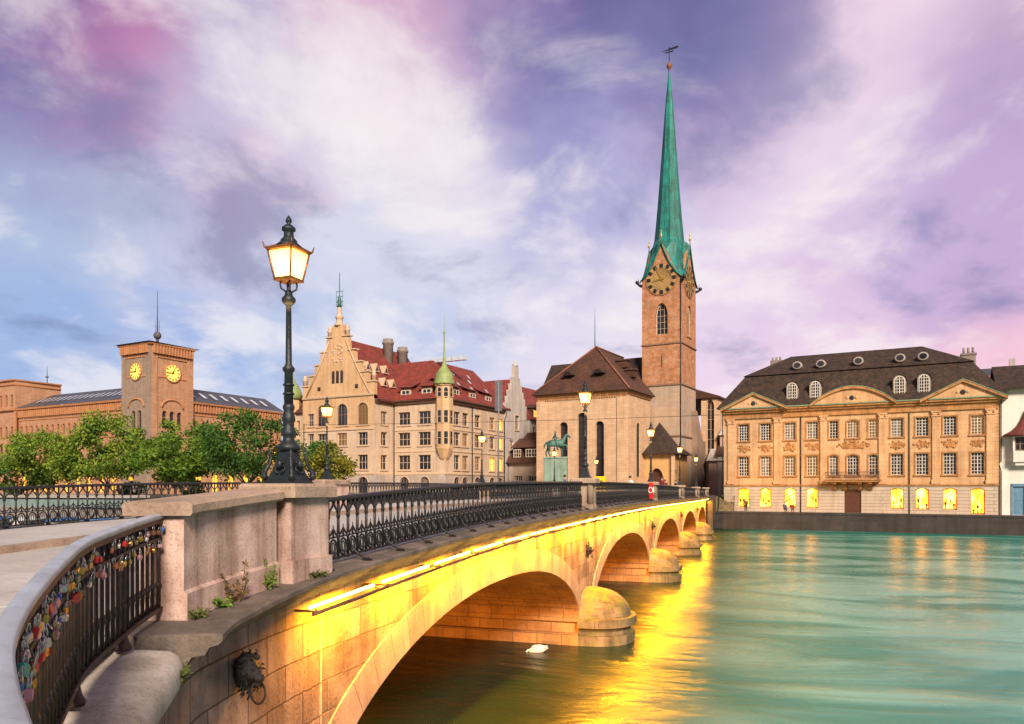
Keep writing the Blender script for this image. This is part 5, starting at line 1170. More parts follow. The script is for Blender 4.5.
    # porch between choir and tower
    w = MB(); px0, px1, py0, py1, ph = -.6, 4.5, 7.4, 15.6, 6.6
    facade(w, px1 - px0, 0, ph, [(1.5, 3.9, .02, 4.4, 'point')], lambda u, d, z: (px0 + u, py0 + d, z), depth=.7); facade(w, py1 - py0, 0, ph, [(1.6, 3.0, .4, 4.2, 'point')], Tr(px1, py0), depth=.5)
    w.poly([(px0 + .01, py0 + 1.0, 0), (px1 - .01, py0 + 1.0, 0), (px1 - .01, py0 + 1.0, 5), (px0 + .01, py0 + 1.0, 5)]); po = w.build('porch', mat('porch ochre stone', (.62, .38, .16), (.50, .29, .12), nscale=.5, streak=.3), t)
    d = MB(); d.box(px0 + 1.55, px0 + 3.85, py0 + .6, py0 + .7, .02, 4.3); d.build('porch_door', WOODB, po)
    r = MB(); z = ph; E_ = [(px0 - 1.0, py0 - 1.0), (px1 + 1.0, py0 - 1.0), (px1 + 1.0, py1), (px0 - 1.0, py1)]
    P_ = (px0 + .8, py1 - 1.2, ph + 5.6)
    mid = [((E_[k][0] * .55 + P_[0] * .45), (E_[k][1] * .55 + P_[1] * .45), z + 1.7) for k in range(4)]
    for k in range(4):
        j = (k + 1) % 4; r.poly([(*E_[k], z), (*E_[j], z), mid[j], mid[k]]); r.poly([mid[k], mid[j], P_])
    r.poly([(*E_[k], z - .01) for k in range(4)]); r.build('porch_roof', ROOFDK, po)
    q = MB(); q.box(px1 + .1, px1 + .6, py0 - .5, py0 - .1, 0, ph - .02); q.box(px0 - .7, px0 - .3, py0 - .6, py0 - .2, 0, ph - .02); q.build('porch_post', CHURCH, po)
church()
# ---- town hall
def town_hall():
    t = thing('town_hall', 'large red roofed town hall with ochre stepped gable and green domed corner turret', 'town hall', (-43.06, 117.45, 4.2), AY)
    e0 = 16.3
    rows = [(12.1, 14.3), (8.5, 10.8), (4.4, 6.9)]
    wl, wb = MB(), MB()
    def opsfor(cols, w, lit=()): return [(u - w / 2, u + w / 2, a, b, 'rect') for u in cols for a, b in rows] + [(u - .95, u + .95, .8, 3.2, 'round') for u in cols]
    def wins(ops, place, nx=2, ocfn=None):
        for k, a in enumerate(ops):
            x, y, rz = place((a[0] + a[1]) / 2)
            lit = ocfn and ocfn(k)
            window(t, x, y, a[2], rz, a[1] - a[0], a[3] - a[2], a[4], (3 if a[1] - a[0] > 2 else nx) if a[4] == 'rect' else 3, 2, FRP if a[4] == 'rect' else FRD, PANEL_ if lit else None, STONEFR, .09)
    # front wall of the main block
    c1 = [-8.33 + 10.57, -4.09 + 10.57]; o1 = opsfor(c1, 2.5)
    facade(wl, 10.57, 3.6, e0, [o for o in o1 if o[2] > 3.6], lambda u, d, z: (u - 10.57, d, z)); facade(wb, 10.57, 0, 3.6, [o for o in o1 if o[2] < 3], lambda u, d, z: (u - 10.57, d - .05, z))
    wins(o1, lambda u: (u - 10.57, .2, 0))
    # right wing
    c2 = [3.6, 6.3, 10.4, 15.6, 18.6]; o2 = opsfor(c2, 1.9)
    facade(wl, 20.2, 3.6, e0, [o for o in o2 if o[2] > 3.6], Tr(0)); facade(wb, 20.2, 0, 3.6, [o for o in o2 if o[2] < 3], Tr(.05))
    wins(o2, lambda v: (-.2, v, rad(90)), ocfn=lambda k: k in (12, 13, 14, 11))
    wb.poly([(-10.57, -.05, 3.6), (.05, -.05, 3.6), (.05, 20, 3.6), (-10.57, 20, 3.6)])
    # gabled pavilion
    X0, X1, YF = -26.5, -10.57, -5.43; wp = X1 - X0; xc = -18.2
    po = []
    for u in (-21.9, -17.4, -12.9):
        po += [(u - 1.15 - X0, u + 1.15 - X0, 12.0, 15.7, 'round'), (u - 1.05 - X0, u + 1.05 - X0, 8.5, 10.7, 'rect'), (u - 1.05 - X0, u + 1.05 - X0, 4.4, 6.9, 'rect'), (u - 1.1 - X0, u + 1.1 - X0, .4, 3.2, 'round')]
    po += [(2.0 - .7, 2.0 + .7, a, b, 'rect') for a, b in rows]
    wo = MB()
    facade(wo, wp, 11.2, 16.9, [o for o in po if o[2] > 11.2], lambda u, d, z: (X0 + u, YF + d, z), depth=.35)
    facade(wl, wp, 3.6, 11.2, [o for o in po if 3.6 < o[2] < 11.2], lambda u, d, z: (X0 + u, YF + d, z)); facade(wb, wp, 0, 3.6, [o for o in po if o[2] < 3.6], lambda u, d, z: (X0 + u, YF + d - .05, z))
    wins(po, lambda u: (X0 + u, YF + .2, 0), nx=3)
    so = [(2.6 - .85, 2.6 + .85, a, b, 'rect') for a, b in rows]
    facade(wl, 5.43, 3.6, 16.3, so, lambda u, d, z: (X1 - d, YF + u, z)); facade(wb, 5.43, 0, 3.6, [], lambda u, d, z: (X1 + .05, YF + u, z)); wins(so, lambda v: (X1 - .2, YF + v, rad(90)))
    facade(wl, 14, 0, 16.3, [], lambda u, d, z: (X0, YF + u, z))
    wl.build('wall', STADT, t); wb.build('base_wall', STADTB, t)
    hl = [(8.05, 16.95), (8.05, 19.0), (6.7, 19.15), (6.6, 20.7), (5.3, 20.95), (5.15, 22.5), (3.95, 22.8), (3.8, 24.6), (2.6, 24.9), (2.45, 27.0), (1.35, 27.4), (1.2, 29.3)]
    gpts = [(xc + a - .3, z) for a, z in hl] + [(xc - a - .3, z) for a, z in hl[::-1]]
    wo.prism_y(gpts[::-1], YF, YF + .7); gb = wo.build('gable', STADTO, t)
    m_ = MB()      # raking mouldings and copings on the steps
    for sg in (-1, 1):
        m_.tube([(xc - .3 + sg * 7.2, YF - .1, 17.1), (xc - .3 + sg * 4.2, YF - .1, 22.0), (xc - .3 + sg * 1.9, YF - .1, 26.6)], .13, 5)
        for a, z in ((7.4, 19.1), (5.95, 20.85), (4.55, 22.65), (3.2, 24.8), (1.9, 27.25)): m_.box(xc - .3 + sg * a - .85, xc - .3 + sg * a + .85, YF - .18, YF + .9, z, z + .22)
        for a, z in ((7.7, 19.3), (1.95, 27.4)): m_.lathe([(.42, z), (.36, z + .8), (.55, z + .95), (.3, z + 1.3), (.36, z + 1.6), (.05, z + 1.9)], 8, (xc - .3 + sg * a, YF + .3, 0))
    m_.sweep([(0, 16.7), (.22, 16.85), (.28, 17.1), (0, 17.2)], [(X0, YF, 0), (X1, YF, 0)])
    m_.sweep([(0, 11.1), (.14, 11.15), (.16, 11.35), (0, 11.45)], [(X0, YF, 0), (X1, YF, 0)])
    for u in (-2.1, 1.5): m_.box(xc + u - .12, xc + u + .12, YF - .09, YF - .003, 17.2, 25.0)
    q = random.Random(4)
    for _ in range(26): m_.ball((xc - .3 + q.uniform(-1.2, 1.2), YF - .02, q.uniform(22.8, 26.2)), q.uniform(.15, .3), 6, 4, sy=.5)
    m_.build('gable_moulding', STONEFR, gb)
    for k in (-1, 0, 1):
        f = MB(); f.box(xc - .3 + k * .95 - .3, xc - .3 + k * .95 + .3, YF - .03, YF - .003, 19.3, 21.2); f.prism_y(arc(8, 0, pi, (xc - .3 + k * .95, 21.2), .3, .3), YF - .03, YF - .003); f.build('gable_opening', PANEB, gb)
    for sg in (-1, 1):
        f = MB(); f.box(xc - .3 + sg * 4.2 - .35, xc - .3 + sg * 4.2 + .35, YF - .03, YF - .003, 18.2, 18.9); f.build('gable_opening', PANEB, gb)
    p = MB(); p.lathe([(.85, 29.2), (.9, 29.5), (.6, 29.7), (.55, 30.5), (.8, 30.7), (.45, 31.1), (.36, 32.2), (.28, 32.6)], 8, (xc - .3, YF + .5, 0)); pn = p.build('gable_pinnacle', STONEFR, gb)
    p = MB(); p.lathe([(.42, 32.5), (.32, 33.1), (.38, 33.5), (.2, 34.2), (.09, 34.6), (.05, 38.5)], 8, (xc - .3, YF + .5, 0))
    for k in (-1, 1): p.tube([(xc - .3 + k * .7, YF + .5, 32.6), (xc - .3 + k * .7, YF + .5, 35.4)], .05, 4)
    for z in (33.4, 34.3, 35.2): p.tube([(xc - 1.0, YF + .5, z), (xc + .4, YF + .5, z)], .05, 4)
    p.build('gable_mast', VERDI, pn)
    # roofs
    r = MB(); zr = 24.4; o = .7
    A, B, E_, F_, C, D = (-28, -o, e0), (o, -o, e0), (o, 22, e0), (-8, 22, zr), (-8, 8, zr), (-28, 8, zr)
    r.poly([A, B, C, D]); r.poly([B, E_, F_, C]); r.poly([D, C, F_, (-16, 22, e0), (-28, 17, e0)]); r.poly([A, B, E_, (-16, 22, e0), (-28, 17, e0)]); rf = r.build('roof', ROOFRED, t)
    r = MB(); r.prism_y([(X0 - .5, 15.9), (xc - .3, 26.9), (X1 + .7, 15.9), (X1 + .7, 16.25), (xc - .3, 27.3), (X0 - .5, 16.25)][::-1], YF + .72, 14); r.poly([(X0, 14, 16), (X1, 14, 16), (xc, 14, 27)]); pr = r.build('pavilion_roof', ROOFRED, t)
    s = MB(); s.sweep([(0, 15.5), (.35, 15.6), (.5, 16.0), (.78, 16.1), (.78, 16.32), (0, 16.32)], [(-10.57, 0, 0), (0, 0, 0), (0, 20.2, 0)]); s.sweep([(0, 15.5), (.35, 15.6), (.5, 16.0), (.78, 16.1), (.78, 16.3), (0, 16.3)], [(X1, YF + .2, 0), (X1, 0, 0)]); s.build('eaves', mat('dark eaves wood', (.12, .06, .04)), t)
    for z in (11.1, 7.4): s = MB(); s.sweep([(0, z), (.12, z + .03), (.12, z + .22), (0, z + .3)], [(-10.57, 0, 0), (0, 0, 0), (0, 20.2, 0)]); s.build('string_course', STONEFR, t)
    s = MB(); s.sweep([(0, 3.5), (.18, 3.55), (.18, 3.8), (0, 3.9)], [(X0, YF, 0), (X1, YF, 0), (X1, -.0, 0), (0, 0, 0), (0, 20.2, 0)]); s.build('string_course', STONEFR, t)
    for (x, y, rz) in ((-8.4, .6, 0), (-4.0, .6, 0), (-.6, 4.2, 90), (-.6, 9.6, 90), (-.6, 15.2, 90)):
        d = MB(); d.box(-1.15, 1.15, 0, 3.4, 16.3, 18.6); d.poly([(-1.5, -.5, 18.6), (1.5, -.5, 18.6), (1.5, 4.6, 20.6), (-1.5, 4.6, 20.6)]); d.poly([(-1.5, -.5, 18.45), (1.5, -.5, 18.45), (1.5, 4.6, 20.4), (-1.5, 4.6, 20.4)]); dd = d.build('dormer', ROOFRED, rf, (x, y, 0), rad(rz))
        f = MB(); f.box(-1.1, 1.1, -.12, -.004, 16.5, 18.4); f.build('dormer_front', STONEFR, dd); window(dd, 0, -.19, 16.75, 0, 1.7, 1.4, 'rect', 2, 2, FRW, PANE, None, .1)
    for (v, q, z) in ((-3.2, .28, 0), (-.8, .28, 0), (1.8, .28, 0), (-1.2, .55, 0), (1.2, .55, 0)):      # little triangular roof dormers
        x = xc - .3 + (X1 + .7 - xc + .3) * (.25 + q * .9); zz = 27.3 - (x - xc + .3) * (27.3 - 16.25) / (X1 + .7 - xc + .3)
        d = MB(); d.prism_x([(v - .7, zz - .2), (v + .7, zz - .2), (v, zz + 1.3)], x - 1.3, x + .55); dd = d.build('roof_dormer', STONEFR, pr)
        d = MB(); d.prism_x([(v - .4, zz), (v + .4, zz), (v, zz + .85)], x + .55, x + .6); d.build('dormer_opening', PANE, dd)
    q = random.Random(9)
    for k in range(8):
        v = 5 + k * 1.9; f_ = q.uniform(.35, .75); x = o - (8 + o) * f_; z = e0 + (zr - e0) * f_ + .06
        s = MB(); s.poly([(x, v, z), (x, v + .6, z), (x - .6, v + .6, z + .6), (x - .6, v, z + .6)]); s.poly([(x, v, z - .12), (x, v + .6, z - .12), (x, v + .6, z), (x, v, z)]); s.build('rooflight', SKYL, rf)
    for k in range(6):
        s = MB(); u = -10 + k * 1.5; s.box(u, u + 1.1, 8.4, 9.4, zr - .3, zr + .35); s.build('ridge_vent', SKYL, rf)
    for u, v, z in ((-16.9, 6.5, 28.8), (-15.6, 9.2, 27.6)):
        c = MB(); c.lathe([(.95, 19), (.95, z - 1), (1.1, z - .9), (1.1, z - .5), (.9, z - .4), (.95, z)], 14, (u, v, 0)); c.build('chimney', mat('sooty chimney render', (.26, .22, .21), (.15, .13, .12)), t)
    # corner turret
    w = MB(); c = (-.45, .45, 0); R = 1.5
    w.lathe([(.3, 5.6), (.85, 6.4), (1.2, 7.2), (R, 7.9), (R, 18.2), (R + .2, 18.35), (R + .25, 18.65)], 8, c, a0=pi / 8, smooth=False); tu = w.build('turret', STADTO, t)
    for k in range(8):
        a = k * pi / 4
        if cos(a) * .7 - sin(a) * .7 < -.8: continue
        ap = R * cos(pi / 8)
        for z, h in ((8.5, 2.3), (12.1, 2.2), (16.4, 1.7)): window(tu, c[0] + (ap + .08) * cos(a), c[1] + (ap + .08) * sin(a), z, a + pi / 2, .85, h, 'rect' if z < 16 else 'round', 1, 2, STONEFR, PANE, None, .1)
    d = MB(); d.lathe([(R + .4, 18.6), (R + .25, 18.9), (1.6, 19.5), (1.45, 20.2), (1.05, 20.9), (.5, 21.6), (.3, 22.2), (.24, 22.7), (.14, 23.6), (.08, 27.0), (.24, 27.3), (.06, 27.6), (.03, 30.5)], 12, c); d.build('turret_dome', DOMEGR, tu)
    p = MB(); p.tube([(-10.4, -.2, 0), (-10.4, -.2, 15.6)], .09, 6); p.build('downpipe', IRON, t); p = MB(); p.tube([(.2, 8.4, 0), (.2, 8.4, 15.6)], .09, 6); p.build('downpipe', IRON, t); p = MB(); p.tube([(.2, 20.1, 0), (.2, 20.1, 14), (.7, 20.1, 15.6)], .09, 6); p.build('downpipe', IRON, t)
town_hall()
def loc(o, u, v, a=AY): return (o[0] + u * cos(a) - v * sin(a), o[1] + u * sin(a) + v * cos(a), o[2])
TH = (-43.06, 117.45, 4.2)
def stepped_house():
    t = thing('stepped_gable_house', 'pale grey house with a tall stepped gable beside the town hall right wing', 'house', loc(TH, 0, 20.3), AY)
    w = MB(); op = [(3.6, 5.2, 12.6, 15.4, 'rect'), (1.6, 2.9, 8.6, 10.8, 'rect'), (5.2, 6.5, 8.6, 10.8, 'rect'), (3.6, 4.8, 4.6, 6.8, 'rect')]
    facade(w, 8.6, 0, 16.5, op, Tr(.4)); hl = [(4.3, 16.5), (4.3, 17.6), (3.6, 17.6), (3.6, 18.9), (2.9, 18.9), (2.9, 20.2), (2.2, 20.2), (2.2, 21.5), (1.5, 21.5), (1.5, 22.8), (.8, 22.8), (.8, 25.0)]
    w.prism_x([(4.3 + a, z) for a, z in hl] + [(4.3 - a, z) for a, z in hl[::-1]], -.3, .4); w.poly([(.4, 0, 0), (-8, 0, 0), (-8, 0, 16.5), (.4, 0, 16.5)]); w.poly([(.4, 8.6, 0), (-8, 8.6, 0), (-8, 8.6, 16.5), (.4, 8.6, 16.5)]); w.build('wall', GREYW, t)
    for k, a in enumerate(op): window(t, .2, (a[0] + a[1]) / 2, a[2], rad(90), a[1] - a[0], a[3] - a[2], 'rect', 3, 3, FRP, PANE, STONEFR)
    r = MB(); r.prism_y([(0, 0)] * 0 + [(-9, 16)], 0, 0) if 0 else r.prism_x([(-.2, 16.4), (4.3, 22.6), (8.8, 16.4)], -9, -.31); r.build('roof', ROOFRED, t)
    f = MB(); f.lathe([(.5, 25.0), (.6, 25.2), (.2, 25.8), (.05, 26.4)], 8, (.05, 4.3, 0)); f.build('finial', GREYW, t)
stepped_house()
def row_house():
    t = thing('row_house', 'red roofed grey house with lit attic dormer beyond the stepped gable', 'house', loc(TH, 1.0, 29.0), AY)
    w = MB(); op = [(v - .6, v + .6, z, z + 2, 'rect') for v in (1.8, 4.6, 7.4, 10.2) for z in (4.4, 8, 11.6)]; facade(w, 12, 0, 15.2, op, Tr(0)); w.poly([(0, 0, 0), (-10, 0, 0), (-10, 0, 15.2), (0, 0, 15.2)]); w.build('wall', GREYW, t)
    for k, a in enumerate(op): window(t, -.2, (a[0] + a[1]) / 2, a[2], rad(90), 1.2, 2, 'rect', 2, 3, FRP, PANE, STONEFR)
    r = MB(); r.prism_y([(.8, 15), (-5, 22.6), (-10.8, 15)], -.2, 30); rf = r.build('roof', ROOFRED, t)
    for v in (2, 6.5):
        d = MB(); d.box(-2.2, .35, v - 1.3, v + 1.3, 15.1, 17.4); d.prism_x([(v - 1.6, 17.4), (v + 1.6, 17.4), (v, 18.2)], -3, .6); dd = d.build('dormer', ROOFBR, rf); window(dd, .42, v, 15.5, rad(90), 2.0, 1.5, 'rect', 3, 2, FRD, PANEL_ if v < 4 else PANE, None, .1)
row_house()
def low_house():
    t = thing('low_house', 'low house with steep brown tiled roof left of the choir', 'house', loc(TH, .6, 21.0), AY)
    w = MB(); op = [(1.2, 2.9, .8, 3.6, 'rect'), (4.2, 6.4, .8, 3.6, 'rect')]; facade(w, 7.2, 0, 6.2, op, Tf()); facade(w, 9, 0, 6.2, [(2, 4, 1, 3.5, 'rect')], Tr(7.2)); w.poly([(0, 0, 0), (0, 9, 0), (0, 9, 6.2), (0, 0, 6.2)]); w.build('wall', STADTB, t)
    for a in op: window(t, (a[0] + a[1]) / 2, .2, a[2], 0, a[1] - a[0], 2.8, 'rect', 4, 3, FRW, PANE, None)
    window(t, 7.0, 3, 1, rad(90), 2, 2.5, 'rect', 3, 3, FRW, PANE, None)
    r = MB(); z0, z1 = 6.0, 12.0; A = [(-.7, -.8), (7.9, -.8), (7.9, 9.6), (-.7, 9.6)]; ra, rb = (2.2, 3.6), (5.6, 3.6)
    r.poly([(*A[0], z0), (*A[1], z0), (*rb, z1), (*ra, z1)]); r.poly([(*A[1], z0), (*A[2], z0), (*rb, z1)]); r.poly([(*A[2], z0), (*A[3], z0), (*ra, z1), (*rb, z1)]); r.poly([(*A[3], z0), (*A[0], z0), (*ra, z1)]); r.poly([(*p, z0) for p in A]); rf = r.build('roof', ROOFBR, t)
    for u, w_2 in ((2.0, 1.6), (5.0, 2.4)):
        d = MB(); d.box(u - w_2 / 2 - .2, u + w_2 / 2 + .2, -.2, 3, 6.9, 8.9); d.poly([(u - w_2 / 2 - .5, -.6, 8.9), (u + w_2 / 2 + .5, -.6, 8.9), (u + w_2 / 2 + .5, 3.2, 10.9), (u - w_2 / 2 - .5, 3.2, 10.9)]); dd = d.build('dormer', ROOFBR, rf); window(dd, u, -.27, 7.1, 0, w_2, 1.5, 'rect', 3 if w_2 < 2 else 4, 2, FRW, PANE, None, .1)
low_house()
def dome_house():
    t = thing('dome_house', 'brown roofed house with a small green dome turret left of the town hall gable', 'house', loc(TH, -36.0, 1.0), AY)
    w = MB(); op = [(u - .6, u + .6, z, z + 2, 'rect') for u in (2, 4.6, 7.2) for z in (4.5, 8.4, 12)]; facade(w, 9.3, 0, 15.6, op, Tf()); w.poly([(0, 0, 0), (0, 9, 0), (0, 9, 15.6), (0, 0, 15.6)]); w.build('wall', STADT, t)
    for a in op: window(t, (a[0] + a[1]) / 2, .2, a[2], 0, 1.2, 2, 'rect', 2, 3, FRP, PANEB, STONEFR)
    r = MB(); r.prism_x([(-.6, 15.4), (5, 20.8), (10, 15.4)], -.3, 10.5); r.build('roof', ROOFBR, t)
    u = MB(); u.lathe([(1.5, 0), (1.5, 18.0), (1.7, 18.2)], 8, (.4, .4, 0), smooth=False); tu = u.build('turret', STADTO, t); d = MB(); d.lathe([(1.8, 18.2), (1.7, 19.2), (1.3, 20.4), (.6, 21.3), (.2, 22), (.05, 24)], 12, (.4, .4, 0)); d.build('turret_dome', DOMEGR, tu)
    for k in (5, 6, 7): a = k * pi / 4 - pi / 8; window(tu, .4 + 1.50 * cos(a), .4 + 1.50 * sin(a), 15.4, a + pi / 2, .7, 1.8, 'round', 1, 2, STONEFR, PANE, None, .1)
dome_house()
# ---- post house
def post_house():
    t = thing('post_house', 'long brick and stone post house with square clock tower and slate roofs', 'post office', (-108.87, 122.49, 4.2), AY)
    w = MB(); g = MB(); HT = 30.0
    of = [(8.93 / 2 - 1.55, 8.93 / 2 - .35, 13.4, 17.0, 'round'), (8.93 / 2 + .35, 8.93 / 2 + 1.55, 13.4, 17.0, 'round')]
    osd = [(4.9 - 2.3, 4.9 - 1.2, 13.4, 17.0, 'round'), (4.9 - .6, 4.9 + .6, 13.4, 17.0, 'round'), (4.9 + 1.2, 4.9 + 2.3, 13.4, 17.0, 'round')]
    TL = lambda u, d, z: (u - 8.93, d, z)
    facade(g, 8.93, 0, HT, of, TL, depth=.4); facade(w, 9.87, 0, HT, osd, Tr(0), depth=.4); g.poly([(-8.93, 0, 0), (-8.93, 9.87, 0), (-8.93, 9.87, HT), (-8.93, 0, HT)]); g.poly([(-8.93, 9.87, 0), (0, 9.87, 0), (0, 9.87, HT), (-8.93, 9.87, HT)])
    for a in of: window(t, (a[0] + a[1]) / 2 - 8.93, .35, a[2], 0, 1.2, 3.6, 'round', 1, 3, FRD, PANEB, POSTT)
    for a in osd: window(t, -.35, (a[0] + a[1]) / 2, a[2], rad(90), a[1] - a[0], 3.6, 'round', 1, 3, FRD, PANEB, POSTT)
    w.box(.005, .22, .0, 1.4, 0, HT); w.box(.005, .22, 8.4, 9.87, 0, HT); w.build('tower_wall', POSTM, t)
    g.box(-8.93, -7.6, -.22, -.005, 0, HT); g.box(-1.3, .2, -.22, -.005, 0, HT); g.build('tower_side_wall', POSTSH, t)
    c = MB(); RP = [(-8.93, 9.87, 0), (-8.93, 0, 0), (0, 0, 0), (0, 9.87, 0)]
    c.sweep([(0, 27.6), (.25, 27.7), (.25, 28.2), (0, 28.3)], RP)
    c.sweep([(.0, HT - .2), (.9, HT + .1), (1.0, HT + .5), (.2, HT + .55), (0, HT + .5)], RP)
    for k in range(13): u = -8.6 + k * .68; c.box(u - .18, u + .18, -.75, -.004, 28.4, HT)
    for k in range(14): v = .4 + k * .69; c.box(.004, .75, v - .18, v + .18, 28.4, HT)
    c.sweep([(0, 23.7), (.16, 23.75), (.16, 24.0), (0, 24.05)], RP)
    for (cx, fn) in ((4.46 - 8.93, lambda x, z, o: (x, -o, z)), (4.93, lambda x, z, o: (o, x, z))):
        A = arc(12, 0, pi, (cx, 17.7), 2.5, 1.7); c.tube([fn(x, z, .1) for x, z in A], .2, 5)
    c.box(-9.1, .12, -.12, 9.97, HT + .5, HT + .6); c.build('tower_cornice', POSTT, t)
    r = MB(); ov = 1.05; r.poly([(-8.93 - ov, -ov, HT + .56), (ov, -ov, HT + .56), (-4.4, 4.9, HT + 1.4)]); r.poly([(ov, -ov, HT + .56), (ov, 9.87 + ov, HT + .56), (-4.4, 4.9, HT + 1.4)]); r.poly([(ov, 9.87 + ov, HT + .56), (-8.93 - ov, 9.87 + ov, HT + .56), (-4.4, 4.9, HT + 1.4)]); r.poly([(-8.93 - ov, 9.87 + ov, HT + .56), (-8.93 - ov, -ov, HT + .56), (-4.4, 4.9, HT + 1.4)]); r.build('tower_roof', ROOFDK, t)
    m_ = MB(); m_.lathe([(.3, HT + 1.2), (.25, HT + 2.0), (.3, HT + 2.1)], 8, (-3.4, 4, 0)); m_.ball((-3.4, 4, HT + 2.8), .8, 10, 7); m_.tube([(-3.4, 4, HT + 3.4), (-3.4, 4, HT + 12.0)], .14, 6, r2=.05)
    for k in (-1, 1): m_.tube([(-3.4 + k * .6, 4, HT + 3.2), (-3.4 + k * .6, 4, HT + 5.8)], .05, 4)
    m_.build('aerial_mast', mat('dark steel mast', (.10, .09, .11)), t)
    for M, R in ((Matrix.Translation((-4.46, -.02, 24.9)) @ Matrix.Rotation(pi / 2, 4, 'X'), 1.6), (Matrix.Translation((.02, 4.93, 24.9)) @ Matrix.Rotation(pi / 2, 4, 'Z') @ Matrix.Rotation(pi / 2, 4, 'X'), 1.7)):
        a = MB(); a.M = M; a.lathe([(R + .25, 0), (R + .25, .25), (R + .02, .27), (R + .02, .0)], 28, smooth=False); o_ = a.build('clock_surround', POSTT, t)
        a = MB(); a.M = M; a.lathe([(R, .02), (R, .22)], 28, smooth=False); a.build('clock_face', CLOCKL, o_)
        for i in range(12): a = MB(); a.M = M @ Matrix.Rotation(i * pi / 6, 4, 'Z'); a.box(-.13, .13, R * .70, R * .95, .225, .25); a.build('hour_mark', mat('dark clock hands', (.12, .07, .02)), o_)
        for ang, l in ((rad(95), .75), (rad(-20), .5)): a = MB(); a.M = M @ Matrix.Rotation(ang, 4, 'Z'); a.box(-.11, .11, -.3, R * l, .25, .28); a.build('clock_hand', mat('dark clock hands', (.12, .07, .02)), o_)
    # wings
    e = 19.4
    def wing(L, T, winplace, n0, lit):
        w = MB(); op = []; n = int(L / 2.05)
        for k in range(n):
            u = 1.2 + (L - 2.4) * k / (n - 1); op.append((u - .42, u + .42, 13.0, 15.5, 'round'))
            if k % 2 == 0 and u + 1.2 < L: op.append((u + .3, u + 1.7, 7.2, 11.0, 'round')); op.append((u + .2, u + 1.8, .3, 4.4, 'round'))
        facade(w, L, 0, e, op, T, depth=.3); w.build('wing_wall', POSTM, t)
        for k, a in enumerate(op):
            x, y, rz = winplace((a[0] + a[1]) / 2); lo_ = a[2] < 2
            window(t, x, y, a[2], rz, a[1] - a[0], a[3] - a[2], 'round', 1 if a[1] - a[0] < 1 else 2, 2, FRD, (PANEL_ if lo_ or (a[2] < 10 and k % 3 == 0) else PANE), POSTT if a[2] > 5 else None, .09)
    wing(39.27, lambda u, d, z: (-48.2 + u, .8 + d, z), lambda u: (-48.2 + u, 1.05, 0), 0, 0)
    wing(26.0, lambda u, d, z: (-.8 - d, 9.87 + u, z), lambda v: (-1.05, 9.87 + v, rad(90)), 0, 0)
    c = MB()
    for P in ([(-48.2, .8, 0), (-8.93, .8, 0)], [(-.8, 9.87, 0), (-.8, 36, 0)]):
        c.sweep([(0, e - .4), (.7, e - .2), (.8, e + .2), (0, e + .3)], P); c.sweep([(0, 16.7), (.15, 16.75), (.15, 17.0), (0, 17.05)], P); c.sweep([(0, 11.9), (.15, 11.95), (.15, 12.2), (0, 12.25)], P)
    for k in range(50): u = -47.8 + k * .77; c.box(u - .16, u + .16, .25, .797, e - 1.9, e - .42)
    for k in range(33): v = 10.2 + k * .77; c.box(-.797, -.25, v - .16, v + .16, e - 1.9, e - .42)
    c.build('wing_cornice', POSTT, t)
    r = MB(); z1 = 23.2
    r.poly([(-48.2, 0, e + .25), (-8.93, 0, e + .25), (-8.93, 6.5, z1), (-44.5, 6.5, z1)]); r.poly([(-48.2, 0, e + .25), (-44.5, 6.5, z1), (-48.2, 12, e)]); r.poly([(-44.5, 6.5, z1), (-8.93, 6.5, z1), (-8.93, 14, e), (-48.2, 14, e)])
    r.poly([(0, 9.87, e + .25), (0, 36, e + .25), (-6.5, 36, z1), (-6.5, 9.87, z1)]); r.poly([(-6.5, 9.87, z1), (-6.5, 36, z1), (-14, 36, e), (-14, 9.87, e)]); rf = r.build('roof', SLATE, t)
    for k in range(17):
        u = -43.5 + k * 2.0; s = MB(); f0, f1 = .3, .62
        s.poly([(u, 6.5 * f0, e + .25 + 3.7 * f0 + .12), (u + .75, 6.5 * f0, e + .25 + 3.7 * f0 + .12), (u + .95, 6.5 * f1, e + .25 + 3.7 * f1 + .12), (u + .2, 6.5 * f1, e + .25 + 3.7 * f1 + .12)]); s.build('rooflight', SKYL, rf)
    for k in range(8):
        v = 11.5 + k * 2.9; s = MB(); f0, f1 = .3, .65
        s.poly([(-6.5 * f0, v, e + .25 + 3.7 * f0 + .12), (-6.5 * f0, v + .9, e + .25 + 3.7 * f0 + .12), (-6.5 * f1, v + .9, e + .25 + 3.7 * f1 + .12), (-6.5 * f1, v, e + .25 + 3.7 * f1 + .12)]); s.build('rooflight', SKYL, rf)
    # left pavilion
    w = MB(); op = []
    for k in range(9):
        u = 1.4 + k * 2.3
        op += [(u - .45, u + .45, 13, 15.5, 'round'), (u - .45, u + .45, 20.6, 22.9, 'round')]
        if k % 2 == 0: op.append((u - .75, u + .75, 7.2, 11.4, 'round'))
    L = 21.0; X = -48.2 - L
    facade(w, L, 0, 26.2, op, lambda u, d, z: (X + u, d, z), depth=.3); w.poly([(-48.2, 0, 0), (-48.2, 10.5, 0), (-48.2, 10.5, 26.2), (-48.2, 0, 26.2)]); w.poly([(X, 0, 26.4), (X + L, 0, 26.4), (X + L, 10.5, 26.4), (X, 10.5, 26.4)]); w.build('pavilion_wall', POSTM, t)
    for k, a in enumerate(op): window(t, X + (a[0] + a[1]) / 2, .25, a[2], 0, a[1] - a[0], a[3] - a[2], 'round', 1, 2, FRD, PANE, POSTT)
    c = MB()
